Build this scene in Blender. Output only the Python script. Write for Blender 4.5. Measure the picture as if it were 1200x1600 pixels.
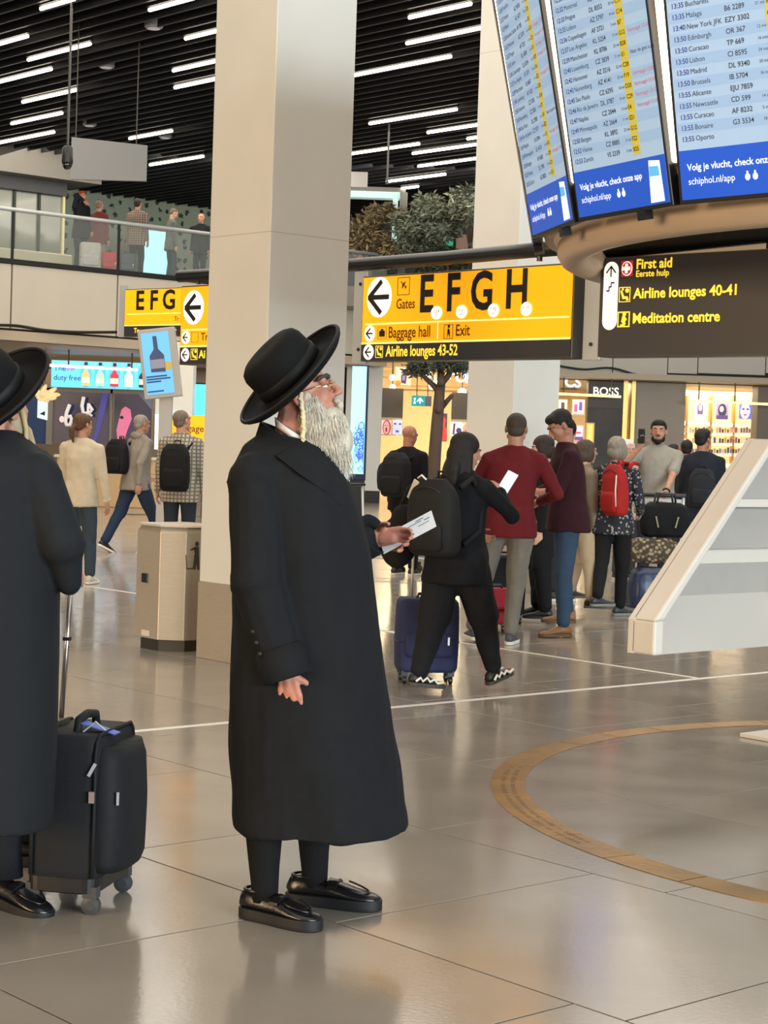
import bpy, math, random
import numpy as np
from mathutils import Vector, Matrix, noise, Quaternion
random.seed(7)
for o in list(bpy.data.objects): bpy.data.objects.remove(o)
scene = bpy.context.scene
COL = scene.collection
PI = math.pi
# ------------------------------------------------------------------ camera
F_PX, PITCH, ROLL, CAM_H = 2875.0, 0.03727, 0.03406, 1.5
_cp, _sp, _cr, _sr = math.cos(PITCH), math.sin(PITCH), math.cos(ROLL), math.sin(ROLL)
CF = Vector((0, _cp, -_sp)); _r0 = Vector((1, 0, 0)); _u0 = Vector((0, _sp, _cp))
CR = _cr*_r0 + _sr*_u0; CU = -_sr*_r0 + _cr*_u0
cam_d = bpy.data.cameras.new('camera'); cam = bpy.data.objects.new('camera', cam_d); COL.objects.link(cam)
cam_d.sensor_fit = 'VERTICAL'; cam_d.sensor_height = 36.0; cam_d.lens = F_PX/1600*36
cam_d.clip_end = 300
M = Matrix((CR, CU, -CF)).transposed().to_4x4(); M.translation = (0, 0, CAM_H)
cam.matrix_world = M; scene.camera = cam
# ------------------------------------------------------------------ world, light, exposure
vs = scene.view_settings
vs.view_transform = 'Standard'; vs.look = 'None'; vs.gamma = 1.0; vs.use_curve_mapping = False
vs.exposure = 0.0
world = bpy.data.worlds.new('world'); scene.world = world; world.use_nodes = True
world.node_tree.nodes['Background'].inputs[0].default_value = (1.0, 0.96, 0.9, 1)
world.node_tree.nodes['Background'].inputs[1].default_value = 0.5
def area(name, loc, target, sx, sy, power, color, spread=None):
    l = bpy.data.lights.new(name, 'AREA'); l.shape = 'RECTANGLE'; l.size = sx; l.size_y = sy
    l.energy = power; l.color = color
    o = bpy.data.objects.new(name, l); COL.objects.link(o); o.location = loc
    d = Vector(target)-Vector(loc); o.rotation_euler = d.to_track_quat('-Z', 'Y').to_euler()
    return o
# unseen area lamps behind the camera, added to tint columns cool right, warm left
area('window_daylight', (18, -16, 5.0), (0, 12, 1.5), 20, 7, 11500, (0.80, 0.93, 1.0))
area('shop_light', (-20, -8, 3.5), (0, 12, 1.5), 14, 5, 4200, (1.0, 0.70, 0.38))
area('hall_lamps_front', (0, 4, 7.9), (0, 4, 0), 14, 16, 1000, (1.0, 0.93, 0.82))
area('hall_lamps_far', (-2, 36, 7.9), (-2, 36, 0), 22, 8, 900, (1.0, 0.93, 0.82))  # extra unseen area lamp, added to brighten the far gallery fascia
area('hall_lamps_middle', (1, 22, 7.9), (1, 22, 0), 20, 16, 2400, (1.0, 0.93, 0.82))
# ------------------------------------------------------------------ helpers
def at(px, py, d):
    """world point on the sight line of a photo pixel at distance d (world Y)"""
    v = CR*((px-600)/F_PX) - CU*((py-800)/F_PX) + CF
    return v*(d/v.y) + Vector((0, 0, CAM_H))
def srgb(h):
    h = h.lstrip('#'); c = [int(h[i:i+2], 16)/255 for i in (0, 2, 4)]
    return tuple(x/12.92 if x <= .04045 else ((x+.055)/1.055)**2.4 for x in c)
MATS = {}
def mat(name, col='#808080', rough=.6, metal=0.0, emit=0.0, bump=0.0, bscale=60.0, var=0.0, vscale=8.0, spec=None,
        sheen=0.0, coat=0.0, stretch=(1, 1, 1), rand=0.0, alpha=None, trans=0.0, ecol=None):
    if name in MATS: return MATS[name]
    m = bpy.data.materials.new(name); m.use_nodes = True; nt = m.node_tree; N = nt.nodes; L = nt.links
    b = N['Principled BSDF']; c = srgb(col) if isinstance(col, str) else col
    b.inputs['Base Color'].default_value = (*c, 1); b.inputs['Roughness'].default_value = rough
    b.inputs['Metallic'].default_value = metal
    if spec is not None: b.inputs['Specular IOR Level'].default_value = spec
    if sheen: b.inputs['Sheen Weight'].default_value = sheen; b.inputs['Sheen Roughness'].default_value = .5
    if coat: b.inputs['Coat Weight'].default_value = coat; b.inputs['Coat Roughness'].default_value = .08
    if trans: b.inputs['Transmission Weight'].default_value = trans
    if alpha is not None: b.inputs['Alpha'].default_value = alpha
    if emit:
        b.inputs['Emission Color'].default_value = (*(srgb(ecol) if ecol else c), 1); b.inputs['Emission Strength'].default_value = emit
    tc = None
    if bump or var:
        tc = N.new('ShaderNodeTexCoord'); mp = N.new('ShaderNodeMapping'); mp.inputs['Scale'].default_value = stretch
        L.new(tc.outputs['Object'], mp.inputs['Vector'])
    src = None
    if var:
        n = N.new('ShaderNodeTexNoise'); n.inputs['Scale'].default_value = vscale; n.inputs['Detail'].default_value = 6
        L.new(mp.outputs[0], n.inputs['Vector'])
        mr = N.new('ShaderNodeMapRange'); mr.inputs[1].default_value = .3; mr.inputs[2].default_value = .7
        mr.inputs[3].default_value = 1-var; mr.inputs[4].default_value = 1+var
        L.new(n.outputs['Fac'], mr.inputs[0]); src = mr.outputs[0]
    if rand:
        oi = N.new('ShaderNodeObjectInfo'); mr2 = N.new('ShaderNodeMapRange')
        mr2.inputs[3].default_value = 1-rand; mr2.inputs[4].default_value = 1+rand
        L.new(oi.outputs['Random'], mr2.inputs[0])
        if src is None: src = mr2.outputs[0]
        else:
            mu = N.new('ShaderNodeMath'); mu.operation = 'MULTIPLY'; L.new(src, mu.inputs[0]); L.new(mr2.outputs[0], mu.inputs[1]); src = mu.outputs[0]
    if src is not None:
        vm = N.new('ShaderNodeVectorMath'); vm.operation = 'SCALE'; vm.inputs[0].default_value = c
        L.new(src, vm.inputs['Scale']); L.new(vm.outputs[0], b.inputs['Base Color'])
        if emit and not ecol: L.new(vm.outputs[0], b.inputs['Emission Color'])
    if bump:
        n = N.new('ShaderNodeTexNoise'); n.inputs['Scale'].default_value = bscale; n.inputs['Detail'].default_value = 4
        L.new(mp.outputs[0], n.inputs['Vector'])
        bp = N.new('ShaderNodeBump'); bp.inputs['Strength'].default_value = bump; bp.inputs['Distance'].default_value = .01
        L.new(n.outputs['Fac'], bp.inputs['Height']); L.new(bp.outputs[0], b.inputs['Normal'])
    MATS[name] = m
    return m
def nodes_of(m): return m.node_tree.nodes, m.node_tree.links, m.node_tree.nodes['Principled BSDF']

class Geo:
    def __init__(s): s.v = []; s.f = []
    def add(s, vs_, fs):
        n = len(s.v); s.v += [Vector(p) for p in vs_]; s.f += [tuple(i+n for i in q) for q in fs]; return s
    def box(s, c, d, M=None):
        c = Vector(c); x, y, z = d[0]/2, d[1]/2, d[2]/2
        p = [Vector((a*x, b*y, e*z)) for e in (-1, 1) for b in (-1, 1) for a in (-1, 1)]
        p = [(M @ q if M else q)+c for q in p]
        return s.add(p, [(0, 2, 3, 1), (4, 5, 7, 6), (0, 1, 5, 4), (2, 6, 7, 3), (0, 4, 6, 2), (1, 3, 7, 5)])
    def bar(s, a, b, w, h=None, up=(0, 0, 1)):
        a = Vector(a); b = Vector(b); h = h or w; d = (b-a).normalized(); u = Vector(up)
        if abs(d.dot(u)) > .99: u = Vector((0, 1, 0))
        x = d.cross(u).normalized(); u = x.cross(d)
        p = [q+x*i*w/2+u*j*h/2 for q in (a, b) for j in (-1, 1) for i in (-1, 1)]
        return s.add(p, [(0, 1, 3, 2), (4, 6, 7, 5), (0, 4, 5, 1), (2, 3, 7, 6), (0, 2, 6, 4), (1, 5, 7, 3)])
    def loft(s, rings, cap=True, closed=False):
        k = len(rings[0]); n = len(rings); v = [p for r in rings for p in r]; f = []
        for i in range(n if closed else n-1):
            j = (i+1) % n
            for a in range(k):
                b = (a+1) % k; f.append((i*k+a, i*k+b, j*k+b, j*k+a))
        if cap and not closed:
            f.append(tuple(range(k-1, -1, -1))); f.append(tuple(range((n-1)*k, n*k)))
        return s.add(v, f)
    def tube(s, pts, r, n=8, cap=True, closed=False):
        pts = [Vector(p) for p in pts]; rs = r if isinstance(r, (list, tuple)) else [r]*len(pts); rings = []; up = None
        m = len(pts)
        for i, p in enumerate(pts):
            a = pts[(i-1) % m] if (closed or i) else p; b = pts[(i+1) % m] if (closed or i < m-1) else p
            d = (b-a).normalized()
            if up is None: up = Vector((0, 0, 1)) if abs(d.z) < .9 else Vector((0, 1, 0))
            x = d.cross(up).normalized(); up = x.cross(d).normalized()
            rings.append([p+(x*math.cos(t*2*PI/n)+up*math.sin(t*2*PI/n))*rs[i] for t in range(n)])
        return s.loft(rings, cap, closed)
    def cap(s, a, b, ra, rb=None, n=12):
        rb = ra if rb is None else rb; a = Vector(a); b = Vector(b); d = b-a
        d = d.normalized() if d.length > 1e-6 else Vector((0, 0, 1))
        pts = []; rr = []
        for t in (-80, -50, -20): pts.append(a+d*ra*math.sin(math.radians(t))); rr.append(ra*math.cos(math.radians(t)))
        for t in (20, 50, 80): pts.append(b+d*rb*math.sin(math.radians(t))); rr.append(rb*math.cos(math.radians(t)))
        u = Vector((0, 0, 1)) if abs(d.z) < .9 else Vector((0, 1, 0)); x = d.cross(u).normalized(); u = x.cross(d)
        return s.loft([[p+(x*math.cos(t*2*PI/n)+u*math.sin(t*2*PI/n))*q for t in range(n)] for p, q in zip(pts, rr)])
    def ell(s, c, r, M=None, n=16, m=10):
        c = Vector(c); rings = []
        for i in range(1, m):
            t = PI*i/m; z = -math.cos(t); q = math.sin(t); ring = []
            for k in range(n):
                p = Vector((r[0]*q*math.cos(2*PI*k/n), r[1]*q*math.sin(2*PI*k/n), r[2]*z)); ring.append((M @ p if M else p)+c)
            rings.append(ring)
        return s.loft(rings)
    def lathe(s, prof, n=24, M=None, cap=True):
        rings = []
        for r, z in prof:
            ring = [Vector((r*math.cos(2*PI*k/n), r*math.sin(2*PI*k/n), z)) for k in range(n)]
            rings.append([M @ p for p in ring] if M else ring)
        return s.loft(rings, cap)
    def prism(s, poly, y0, y1, M=None):
        """polygon in (x,z), extruded from y0 to y1"""
        a = [Vector((x, y0, z)) for x, z in poly]; b = [Vector((x, y1, z)) for x, z in poly]
        if M: a = [M @ p for p in a]; b = [M @ p for p in b]
        k = len(poly); ar = sum(poly[i][0]*poly[(i+1) % k][1]-poly[(i+1) % k][0]*poly[i][1] for i in range(k))
        if ar < 0: a.reverse(); b.reverse()
        return s.add(a+b, [tuple(range(k)), tuple(range(2*k-1, k-1, -1))]+[(i, i+k, (i+1) % k+k, (i+1) % k) for i in range(k)])
    def xf(s, M): s.v = [M @ p for p in s.v]; return s

FINAL = []      # (object, fold amplitude, fold scale) whose modifiers are applied at the end
TEXTS = []
def link(o, parent=None):
    COL.objects.link(o)
    if parent is not None: o.parent = parent
    return o
def mesh(name, g, m, parent=None, smooth=False, bevel=0.0, seg=2, kind=None):
    me = bpy.data.meshes.new(name); me.from_pydata([tuple(p) for p in g.v], [], g.f); me.validate()
    me.materials.append(m)
    o = bpy.data.objects.new(name, me); link(o, parent)
    if smooth: me.polygons.foreach_set('use_smooth', [True]*len(me.polygons))
    if bevel:
        b = o.modifiers.new('bevel', 'BEVEL'); b.width = bevel; b.segments = seg; b.limit_method = 'ANGLE'; b.angle_limit = .6
        FINAL.append((o, 0, 0))
    if kind: o['kind'] = kind
    return o
def blob(name, g, m, parent=None, voxel=.01, it=4, fold=0.0, fscale=(6, 6, 3), fac=.5):
    o = mesh(name, g, m, parent)
    r = o.modifiers.new('remesh', 'REMESH'); r.mode = 'VOXEL'; r.voxel_size = voxel; r.use_smooth_shade = True
    if it:
        s_ = o.modifiers.new('smooth', 'SMOOTH'); s_.factor = fac; s_.iterations = it
    FINAL.append((o, fold, fscale))
    return o
def empty(name, loc=(0, 0, 0), rz=0.0, label=None, cat=None, group=None, kind=None):
    o = bpy.data.objects.new(name, None); o.empty_display_size = .1; COL.objects.link(o)
    o.location = loc; o.rotation_euler = (0, 0, rz); tag(o, label, cat, group, kind); return o
def tag(o, label=None, cat=None, group=None, kind=None):
    if label: o['label'] = label
    if cat: o['category'] = cat
    if group: o['group'] = group
    if kind: o['kind'] = kind
    return o
def text(body, size, x, z, m, parent, y=-.004, align='LEFT', bold=0.0, name='lettering', ls=1.0, xs=1.0, va='CENTER'):
    c = bpy.data.curves.new(name, 'FONT'); c.body = body; c.size = size; c.align_x = align; c.align_y = va
    c.offset = bold*size; c.space_line = ls; c.resolution_u = 3; c.materials.append(m)
    o = bpy.data.objects.new(name, c); COL.objects.link(o)
    o.matrix_local = Matrix.Translation((x, y, z)) @ Matrix.Rotation(PI/2, 4, 'X') @ Matrix.Diagonal((xs, 1, 1, 1))
    TEXTS.append((o, parent)); return o
def flat(name, poly, m, parent, y=-.003, th=.002):
    return mesh(name, Geo().prism(poly, y-th, y), m, parent)
def disc(cx, cz, rx, rz, n=28): return [(cx+rx*math.cos(2*PI*k/n), cz+rz*math.sin(2*PI*k/n)) for k in range(n)]
def rect(x0, z0, x1, z1): return [(x0, z0), (x1, z0), (x1, z1), (x0, z1)]
def arrow(cx, cz, s, ang=0, w=.16):
    """arrow pointing left (ang=0) as three bars, list of polygons"""
    def bar(a, b):
        a = Vector(a); b = Vector(b); d = (b-a).normalized(); n = Vector((-d.y, d.x))*w/2
        return [a-n, b-n, b+n, a+n]
    P = [bar((-.42, 0), (.48, 0)), bar((-.5, -.02), (.12, .52)), bar((-.5, .02), (.12, -.52))]
    ca, sa = math.cos(ang), math.sin(ang)
    return [[(cx+s*(p[0]*ca-p[1]*sa), cz+s*(p[0]*sa+p[1]*ca)) for p in q] for q in P]
def arrow_part(cx, cz, s, m, parent, ang=0, y=-.005, w=.16, name='arrow'):
    g = Geo()
    for i, q in enumerate(arrow(cx, cz, s, ang, w)): g.prism(q, y-.0015-.0004*i, y)
    return mesh(name, g, m, parent)
THETA = .7242
EA = Vector((-math.sin(THETA), math.cos(THETA), 0)); EB = Vector((math.cos(THETA), math.sin(THETA), 0))
ZV = Vector((0, 0, 1))
def frame(p0, p1, tilt=0.0):
    """local frame for a panel: x along p0->p1, z up, -y towards the viewer; returns rz and length"""
    d = Vector(p1)-Vector(p0); return math.atan2(d.y, d.x), Vector((d.x, d.y)).length
# ------------------------------------------------------------------ materials
def stone_mat():
    m = mat('floor_stone', '#968c7f', rough=.22, var=.10, vscale=1.7, rand=.05)
    N, L, b = nodes_of(m)
    tc = N.new('ShaderNodeTexCoord'); n = N.new('ShaderNodeTexNoise'); n.inputs['Scale'].default_value = 2.3; n.inputs['Detail'].default_value = 5
    geo = N.new('ShaderNodeNewGeometry'); L.new(geo.outputs['Position'], n.inputs['Vector'])
    mr = N.new('ShaderNodeMapRange'); mr.inputs[1].default_value = .35; mr.inputs[2].default_value = .65
    mr.inputs[3].default_value = .12; mr.inputs[4].default_value = .165
    L.new(n.outputs['Fac'], mr.inputs[0]); L.new(mr.outputs[0], b.inputs['Roughness'])
    n2 = N.new('ShaderNodeTexNoise'); n2.inputs['Scale'].default_value = 55; n2.inputs['Detail'].default_value = 3
    L.new(geo.outputs['Position'], n2.inputs['Vector'])
    bp = N.new('ShaderNodeBump'); bp.inputs['Strength'].default_value = .035; bp.inputs['Distance'].default_value = .01
    L.new(n2.outputs['Fac'], bp.inputs['Height']); L.new(bp.outputs[0], b.inputs['Normal'])
    b.inputs['Specular IOR Level'].default_value = .62
    return m
STONE = stone_mat()
GROUT = mat('floor_joint', '#4e4a43', rough=.6, var=.1)
INLAY = mat('white_inlay', '#d8d2c6', rough=.4, var=.06)
BRONZE = mat('bronze', '#9a7436', rough=.32, metal=.85, var=.22, vscale=5, bump=.12, bscale=40, rand=.12)
ENGR = mat('engraving', '#4a3618', rough=.6, metal=.5)
PLASTER = mat('column_paint', '#cfcdc6', rough=.55, var=.025, vscale=2, bump=.02, bscale=30)
STEEL = mat('brushed_steel', '#b3a694', rough=.36, metal=.45, bump=.05, bscale=30, stretch=(1, 1, 30), var=.06)
STEELD = mat('dark_steel', '#4d4943', rough=.45, metal=.8)
ALU = mat('aluminium', '#c3c6c6', rough=.4, metal=.35)
BLACKM = mat('black_metal', '#1b1b1b', rough=.4, spec=.4)
CEIL = mat('ceiling_black', '#0b0b0d', rough=.9, spec=.1)
SLAT = mat('slat_black', '#1e1e21', rough=.5, spec=.35, rand=.25)
TUBE = mat('tube_light', '#fff4dc', emit=9.0)
BEIGE = mat('fascia_beige', '#c9bfae', rough=.45, var=.03, vscale=1)
DARKJ = mat('dark_joint', '#2a2623', rough=.7)
GLASS = mat('clear_glass', '#dfe8e2', rough=.03, trans=0, alpha=.08, spec=.8)
WHITEP = mat('white_paint', '#e4dfd6', rough=.45, var=.02)
GREYP = mat('grey_paint', '#85817b', rough=.5, var=.03)
WARMW = mat('shop_wall_warm', '#e3c493', rough=.5, var=.04)
YEL = mat('sign_yellow', '#ffae00', rough=.35, emit=.62)
YELL = mat('sign_line_yellow', '#ffe28a', rough=.4, emit=.8)
SBLK = mat('sign_black', '#2c2826', rough=.4, emit=.35)
SINK = mat('sign_ink', '#160f08', rough=.5)
SWHT = mat('sign_white', '#fff8ea', rough=.4, emit=.85)
SYTX = mat('sign_yellow_text', '#ffcf3a', rough=.4, emit=1.0)
SRED = mat('sign_red', '#c0202a', rough=.4, emit=.6)
SBROWN = mat('sign_brown', '#6a3a05', rough=.5)
def floor_pt(px, py):
    v = CR*((px-600)/F_PX) - CU*((py-800)/F_PX) + CF
    return v*(-CAM_H/v.z)+Vector((0, 0, CAM_H))
def z_pt(px, py, z):
    v = CR*((px-600)/F_PX) - CU*((py-800)/F_PX) + CF
    return v*((z-CAM_H)/v.z)+Vector((0, 0, CAM_H))
# ------------------------------------------------------------------ floor
fl = mesh('floor', Geo().box((0, 22, -.07), (70, 90, .12)), GROUT); tag(fl, kind='structure')
far = mesh('stone_field', Geo().box((0, 48.5, -.0105), (70, 27, .020)), STONE, fl)
for nm, c, d in (('stone_field', (-24, 15, -.0105), (20, 40, .02)), ('stone_field', (24, 15, -.0105), (20, 40, .02)), ('stone_field', (0, -9, -.0105), (70, 8, .02))):
    mesh(nm, Geo().box(c, d), STONE, fl)
TS, GAP = 1.19, .008
tile_me = None
oA0 = 2.502     # P.EB of one joint line
row_off = {0: 4.519, 1: 3.145, 2: 5.196, 3: 5.033, 4: 6.673}
for r in range(-4, 34):
    eb = oA0+(r)*TS
    off = row_off.get(r, (r*.37) % 1*TS)
    off = off % TS
    for k in range(-12, 34):
        ea = off+k*TS
        c = EB*(eb+TS/2)+EA*(ea+TS/2)
        if not (2.6 < c.y < 35 and abs(c.x) < .212*c.y+1.25): continue
        if tile_me is None:
            h = (TS-GAP)/2; b = .0008
            g = Geo(); g.loft([[(-h, -h, -.02), (h, -h, -.02), (h, h, -.02), (-h, h, -.02)], [(-h, -h, -b), (h, -h, -b), (h, h, -b), (-h, h, -b)],
                               [(-h+b, -h+b, 0), (h-b, -h+b, 0), (h-b, h-b, 0), (-h+b, h-b, 0)]])
            o = mesh('floor_tile', g, STONE, fl); tile_me = o.data
        else:
            o = bpy.data.objects.new('floor_tile', tile_me); link(o, fl)
        o.location = c; o.rotation_euler = (0, 0, THETA)
def inlay(p, q, w=.045):
    p = Vector(p); q = Vector(q); p.z = q.z = .0006
    o = mesh('white_inlay_line', Geo().bar(p, q, w, .002), INLAY, fl); return o
q0 = floor_pt(200, 1145); base = EA*7.76
inlay(base+EB*(q0.dot(EB)-4), base+EB*16)
base = EB*9.74
inlay(base+EA*(7.80), base+EA*12.6)
q0 = floor_pt(170, 921); base = EB*q0.dot(EB)
inlay(base+EA*(q0.dot(EA)-4.2), base+EA*(q0.dot(EA)+4))
# bronze ring set in the floor
RC = Vector((3.066, 7.997, 0)); RR = 2.554
ring = empty('bronze_floor_ring', RC, 0, 'engraved bronze ring of plates set flush in the stone floor', 'floor ring')
NS = 40
for i in range(NS):
    a0 = 2*PI*i/NS+.05; a1 = a0+2*PI/NS-.0025
    P = [(RR*math.cos(a0+(a1-a0)*k/5), RR*math.sin(a0+(a1-a0)*k/5)) for k in range(6)]
    Q = [((RR-.152)*math.cos(a0+(a1-a0)*k/5), (RR-.152)*math.sin(a0+(a1-a0)*k/5)) for k in range(5, -1, -1)]
    R_ = P+Q
    g = Geo(); g.add([(x, y, -.01) for x, y in R_]+[(x, y, .0022) for x, y in R_],
                     [tuple(range(11, -1, -1)), tuple(range(12, 24))]+[(k, (k+1) % 12, (k+1) % 12+12, k+12) for k in range(12)])
    mesh('bronze_plate', g, BRONZE, ring)
g = Geo(); rnd = random.Random(3)
for a in range(0, 64):
    th = 2.90+a*.0105
    if rnd.random() < .12: continue
    for rr_, hh in ((RR-.055, .022), (RR-.098, .022)):
        hh *= rnd.uniform(.7, 1.1); d = Vector((math.cos(th), math.sin(th), 0))
        g.bar(d*(rr_-hh/2)+ZV*.0024, d*(rr_+hh/2)+ZV*.0024, .007*rnd.uniform(.5, 1.4), .0006)
mesh('engraving', g, ENGR, ring, kind='stuff')
# ------------------------------------------------------------------ columns
def column(name, corner, s, top=8.3, skirt=.52):
    rt = empty(name, (corner.x, corner.y, 0), THETA, kind='structure')
    mesh('shaft', Geo().box((s/2, s/2, (top+skirt)/2), (s, s, top-skirt)), PLASTER, rt, bevel=.006)
    mesh('steel_skirt', Geo().box((s/2, s/2, skirt/2), (s+.012, s+.012, skirt)), STEEL, rt, bevel=.004)
    g = Geo()
    for z in (2.85, 5.6): g.box((s/2, s/2, z), (s+.001, s+.001, .004))
    mesh('panel_joint', g, mat('joint_shadow', '#a8a294', rough=.7), rt)  # thin greyer band around the shaft at each panel joint
    return rt
c1 = at(418, 520, 12.0); column('column_1', c1, .67)
c2 = at(803, 600, 18.9); column('column_2', c2, .68)
c3 = at(596, 650, 46.0)
rt = empty('column_3', (c3.x-.9, 46.0, 0), 0, kind='structure')
mesh('shaft', Geo().box((.45, .45, 2.6), (.9, .9, 4.6)), PLASTER, rt, bevel=.01)
mesh('dark_skirt', Geo().box((.45, .45, .15), (.94, .94, .3)), DARKJ, rt)
# ------------------------------------------------------------------ ceiling
ce = mesh('ceiling', Geo().box((0, 22, 8.45), (70, 90, .2)), CEIL); tag(ce, kind='structure')
sl_me = None
for i in range(120):
    eb = 6.0+i*.36
    if sl_me is None:
        o = mesh('slat', Geo().box((0, 0, 0), (.05, 44, .16)), SLAT, ce); sl_me = o.data
    else: o = bpy.data.objects.new('slat', sl_me); link(o, ce)
    o.location = EB*eb+EA*28+ZV*8.12; o.rotation_euler = (0, 0, THETA)
TUBES = [(62, 13, 118, -1), (232, 15, 310, -4), (-20, 75, 40, 56), (43, 93, 142, 69), (-10, 130, 80, 108), (34, 159, 121, 141), (290, 60, 345, 47),
         (270, 110, 350, 93), (275, 137, 350, 120), (17, 193, 98, 177), (-12, 226, 82, 206), (200, 216, 271, 205), (237, 258, 315, 244),
         (640, 27, 735, 6), (638, 68, 760, 41), (552, 118, 703, 88), (578, 193, 713, 171), (669, 207, 760, 193), (732, 217, 790, 208), (540, 243, 650, 224),
         (647, 240, 760, 223), (656, 260, 760, 245), (606, 284, 694, 272), (631, 295, 650, 291)]
ORD = ['topmost', 'second', 'third', 'fourth', 'fifth', 'sixth', 'seventh', 'eighth', 'ninth', 'tenth', 'eleventh', 'twelfth', 'thirteenth', 'fourteenth']
SL = sorted([t for t in TUBES if t[0] < 450], key=lambda t: t[1]+t[3]); SR_ = sorted([t for t in TUBES if t[0] >= 450], key=lambda t: t[1]+t[3])
for x0, y0, x1, y1 in TUBES:
    lb = 'white ceiling tube light left of the near column, %s counted downwards' % ORD[SL.index((x0, y0, x1, y1))] if x0 < 450 else 'white ceiling tube light between the two columns, %s counted downwards' % ORD[SR_.index((x0, y0, x1, y1))]
    p = z_pt(x0, y0, 7.98); q = z_pt(x1, y1, 7.98); c = (p+q)/2; L_ = abs((q-p).dot(EA)); L_ = max(L_, .6)
    t = empty('ceiling_light', c, THETA, lb, 'light', 'tube lights on the slatted ceiling')
    mesh('tube', Geo().cap((0, -L_/2, 0), (0, L_/2, 0), .032, n=10), TUBE, t, smooth=True)
    mesh('housing', Geo().box((0, 0, .075), (.07, L_+.1, .06)), BLACKM, t)
for i, (px, py) in enumerate(((166, 106), (240, 45), (140, 197), (258, 216))):
    p = z_pt(px, py, 8.03)
    t = empty('downlight', p, 0, ['small pale round ceiling fitting right of the third tube row', 'small pale ceiling fitting near the top beside the column', 'round ceiling fitting above the hanging grey panel', 'round ceiling fitting just above the tube beside the column'][i], 'ceiling fitting')
    mesh('rim', Geo().lathe([(.12, 0), (.15, .03), (.15, .2)], 20), mat('fitting_grey', '#8d8d8a', rough=.5), t)
    mesh('lens', Geo().lathe([(.10, -.006), (.10, .004)], 20), mat('fitting_lens', '#c8ccd0', emit=.25), t)
# walls that close the hall far behind and at the sides
WB = mat('back_wall_dark', '#34322f', rough=.8)
tag(mesh('wall_back', Geo().box((0, 62, 4.2), (70, .3, 8.6)), WB), kind='structure')
# ------------------------------------------------------------------ left gallery with glass balustrade
ZD, ZS = 5.0, 3.5
B0 = at(0, 412, 38.5); B0.z = 0
gal = empty('wall_gallery', B0, math.atan2(EB.y, EB.x), kind='structure')     # local x along the facade, y away
G0, G1 = -5.0, 10.4
mesh('deck', Geo().box(((G0+G1)/2, 8.2, ZD-.2), (G1-G0, 16, .38)), mat('deck_floor', '#6d675e', rough=.35), gal)
mesh('soffit', Geo().box(((G0+G1)/2, 6.2, ZS-.06), (G1-G0+.4, 12.6, .12)), mat('soffit', '#b5a898', rough=.5), gal)
mesh('soffit_edge', Geo().box(((G0+G1)/2, -.12, ZS-.02), (G1-G0+.4, .3, .2)), mat('soffit_edge', '#b8a78f', rough=.5), gal)
JX = [.28+2.62*k for k in range(-2, 5)]
for k in range(len(JX)-1):
    mesh('fascia_panel', Geo().box(((JX[k]+JX[k+1])/2, .02, (ZS+ZD)/2+.06), (2.58, .08, ZD-ZS-.16)), BEIGE, gal, bevel=.008)
mesh('fascia_backing', Geo().box(((G0+G1)/2, .12, (ZS+ZD)/2), (G1-G0, .1, ZD-ZS)), DARKJ, gal)
mesh('kick_rail', Geo().box(((G0+G1)/2, .0, ZD+.04), (G1-G0, .12, .1)), BLACKM, gal)
for k in range(len(JX)-1):
    mesh('glass_panel', Geo().box(((JX[k]+JX[k+1])/2, .0, ZD+.58), (2.56, .016, .98)), GLASS, gal)
    mesh('post', Geo().box((JX[k], .0, ZD+.55), (.05, .05, 1.06)), BLACKM, gal)
mesh('handrail', Geo().tube([(G0, 0, ZD+1.12), (G1, 0, ZD+1.12)], .045, 10), ALU, gal, smooth=True)
def gx(px, py, y=0.0):
    """local gallery x where the sight line of the pixel meets the plane y"""
    v = CR*((px-600)/F_PX) - CU*((py-800)/F_PX) + CF
    o = Vector((0, 0, CAM_H)) - B0 - EA*y
    t = -o.dot(EA)/v.dot(EA); p = o+v*t
    return p.dot(EB), p.z
# upper level: glazed lobby on the left, printed wall on the right, ceiling bulkhead
lob = empty('wall_lobby', B0, math.atan2(EB.y, EB.x), kind='structure')
x0, _ = gx(-60, 340, 4.5); x1, _ = gx(97, 340, 4.5)
GREENG = mat('lobby_glass', '#6f7265', rough=.08, spec=.8)
n = 4
for k in range(n):
    a = x0+(x1-x0)*k/n; b = x0+(x1-x0)*(k+1)/n
    mesh('pane', Geo().box(((a+b)/2, 4.5, ZD+1.3), (b-a-.05, .05, 2.5)), GREENG, lob)
    mesh('mullion', Geo().box((b, 4.47, ZD+1.3), (.06, .1, 2.6)), BLACKM if k != n-1 else mat('mullion_pale', '#c9c38f', rough=.4), lob)
mesh('head_band', Geo().box(((x0+x1)/2, 4.4, ZD+2.35), (x1-x0, .2, .35)), mat('band_dark', '#22242a', rough=.4), lob)
bx0, bz0 = gx(-60, 262, 4.0); bx1, bz1 = gx(152, 270, 4.0)
mesh('bulkhead', Geo().box(((bx0+bx1)/2, 4.6, ZD+2.85), (bx1-bx0, 1.6, .72)), mat('bulkhead_grey', '#6d6961', rough=.6), lob)
wx0, _ = gx(90, 330, 9.0); wx1, _ = gx(360, 330, 9.0)
PRINT = mat('printed_wall', '#8f9a86', rough=.35)
N, L, b = nodes_of(PRINT)
tc = N.new('ShaderNodeTexCoord'); vo = N.new('ShaderNodeTexVoronoi'); vo.inputs['Scale'].default_value = 3.4; vo.inputs['Randomness'].default_value = .8
ns = N.new('ShaderNodeTexNoise'); ns.inputs['Scale'].default_value = 9
mx = N.new('ShaderNodeMixRGB'); mx.inputs[0].default_value = .12; L.new(tc.outputs['Object'], mx.inputs[1]); L.new(ns.outputs['Color'], mx.inputs[2]); L.new(tc.outputs['Object'], ns.inputs['Vector'])
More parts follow.
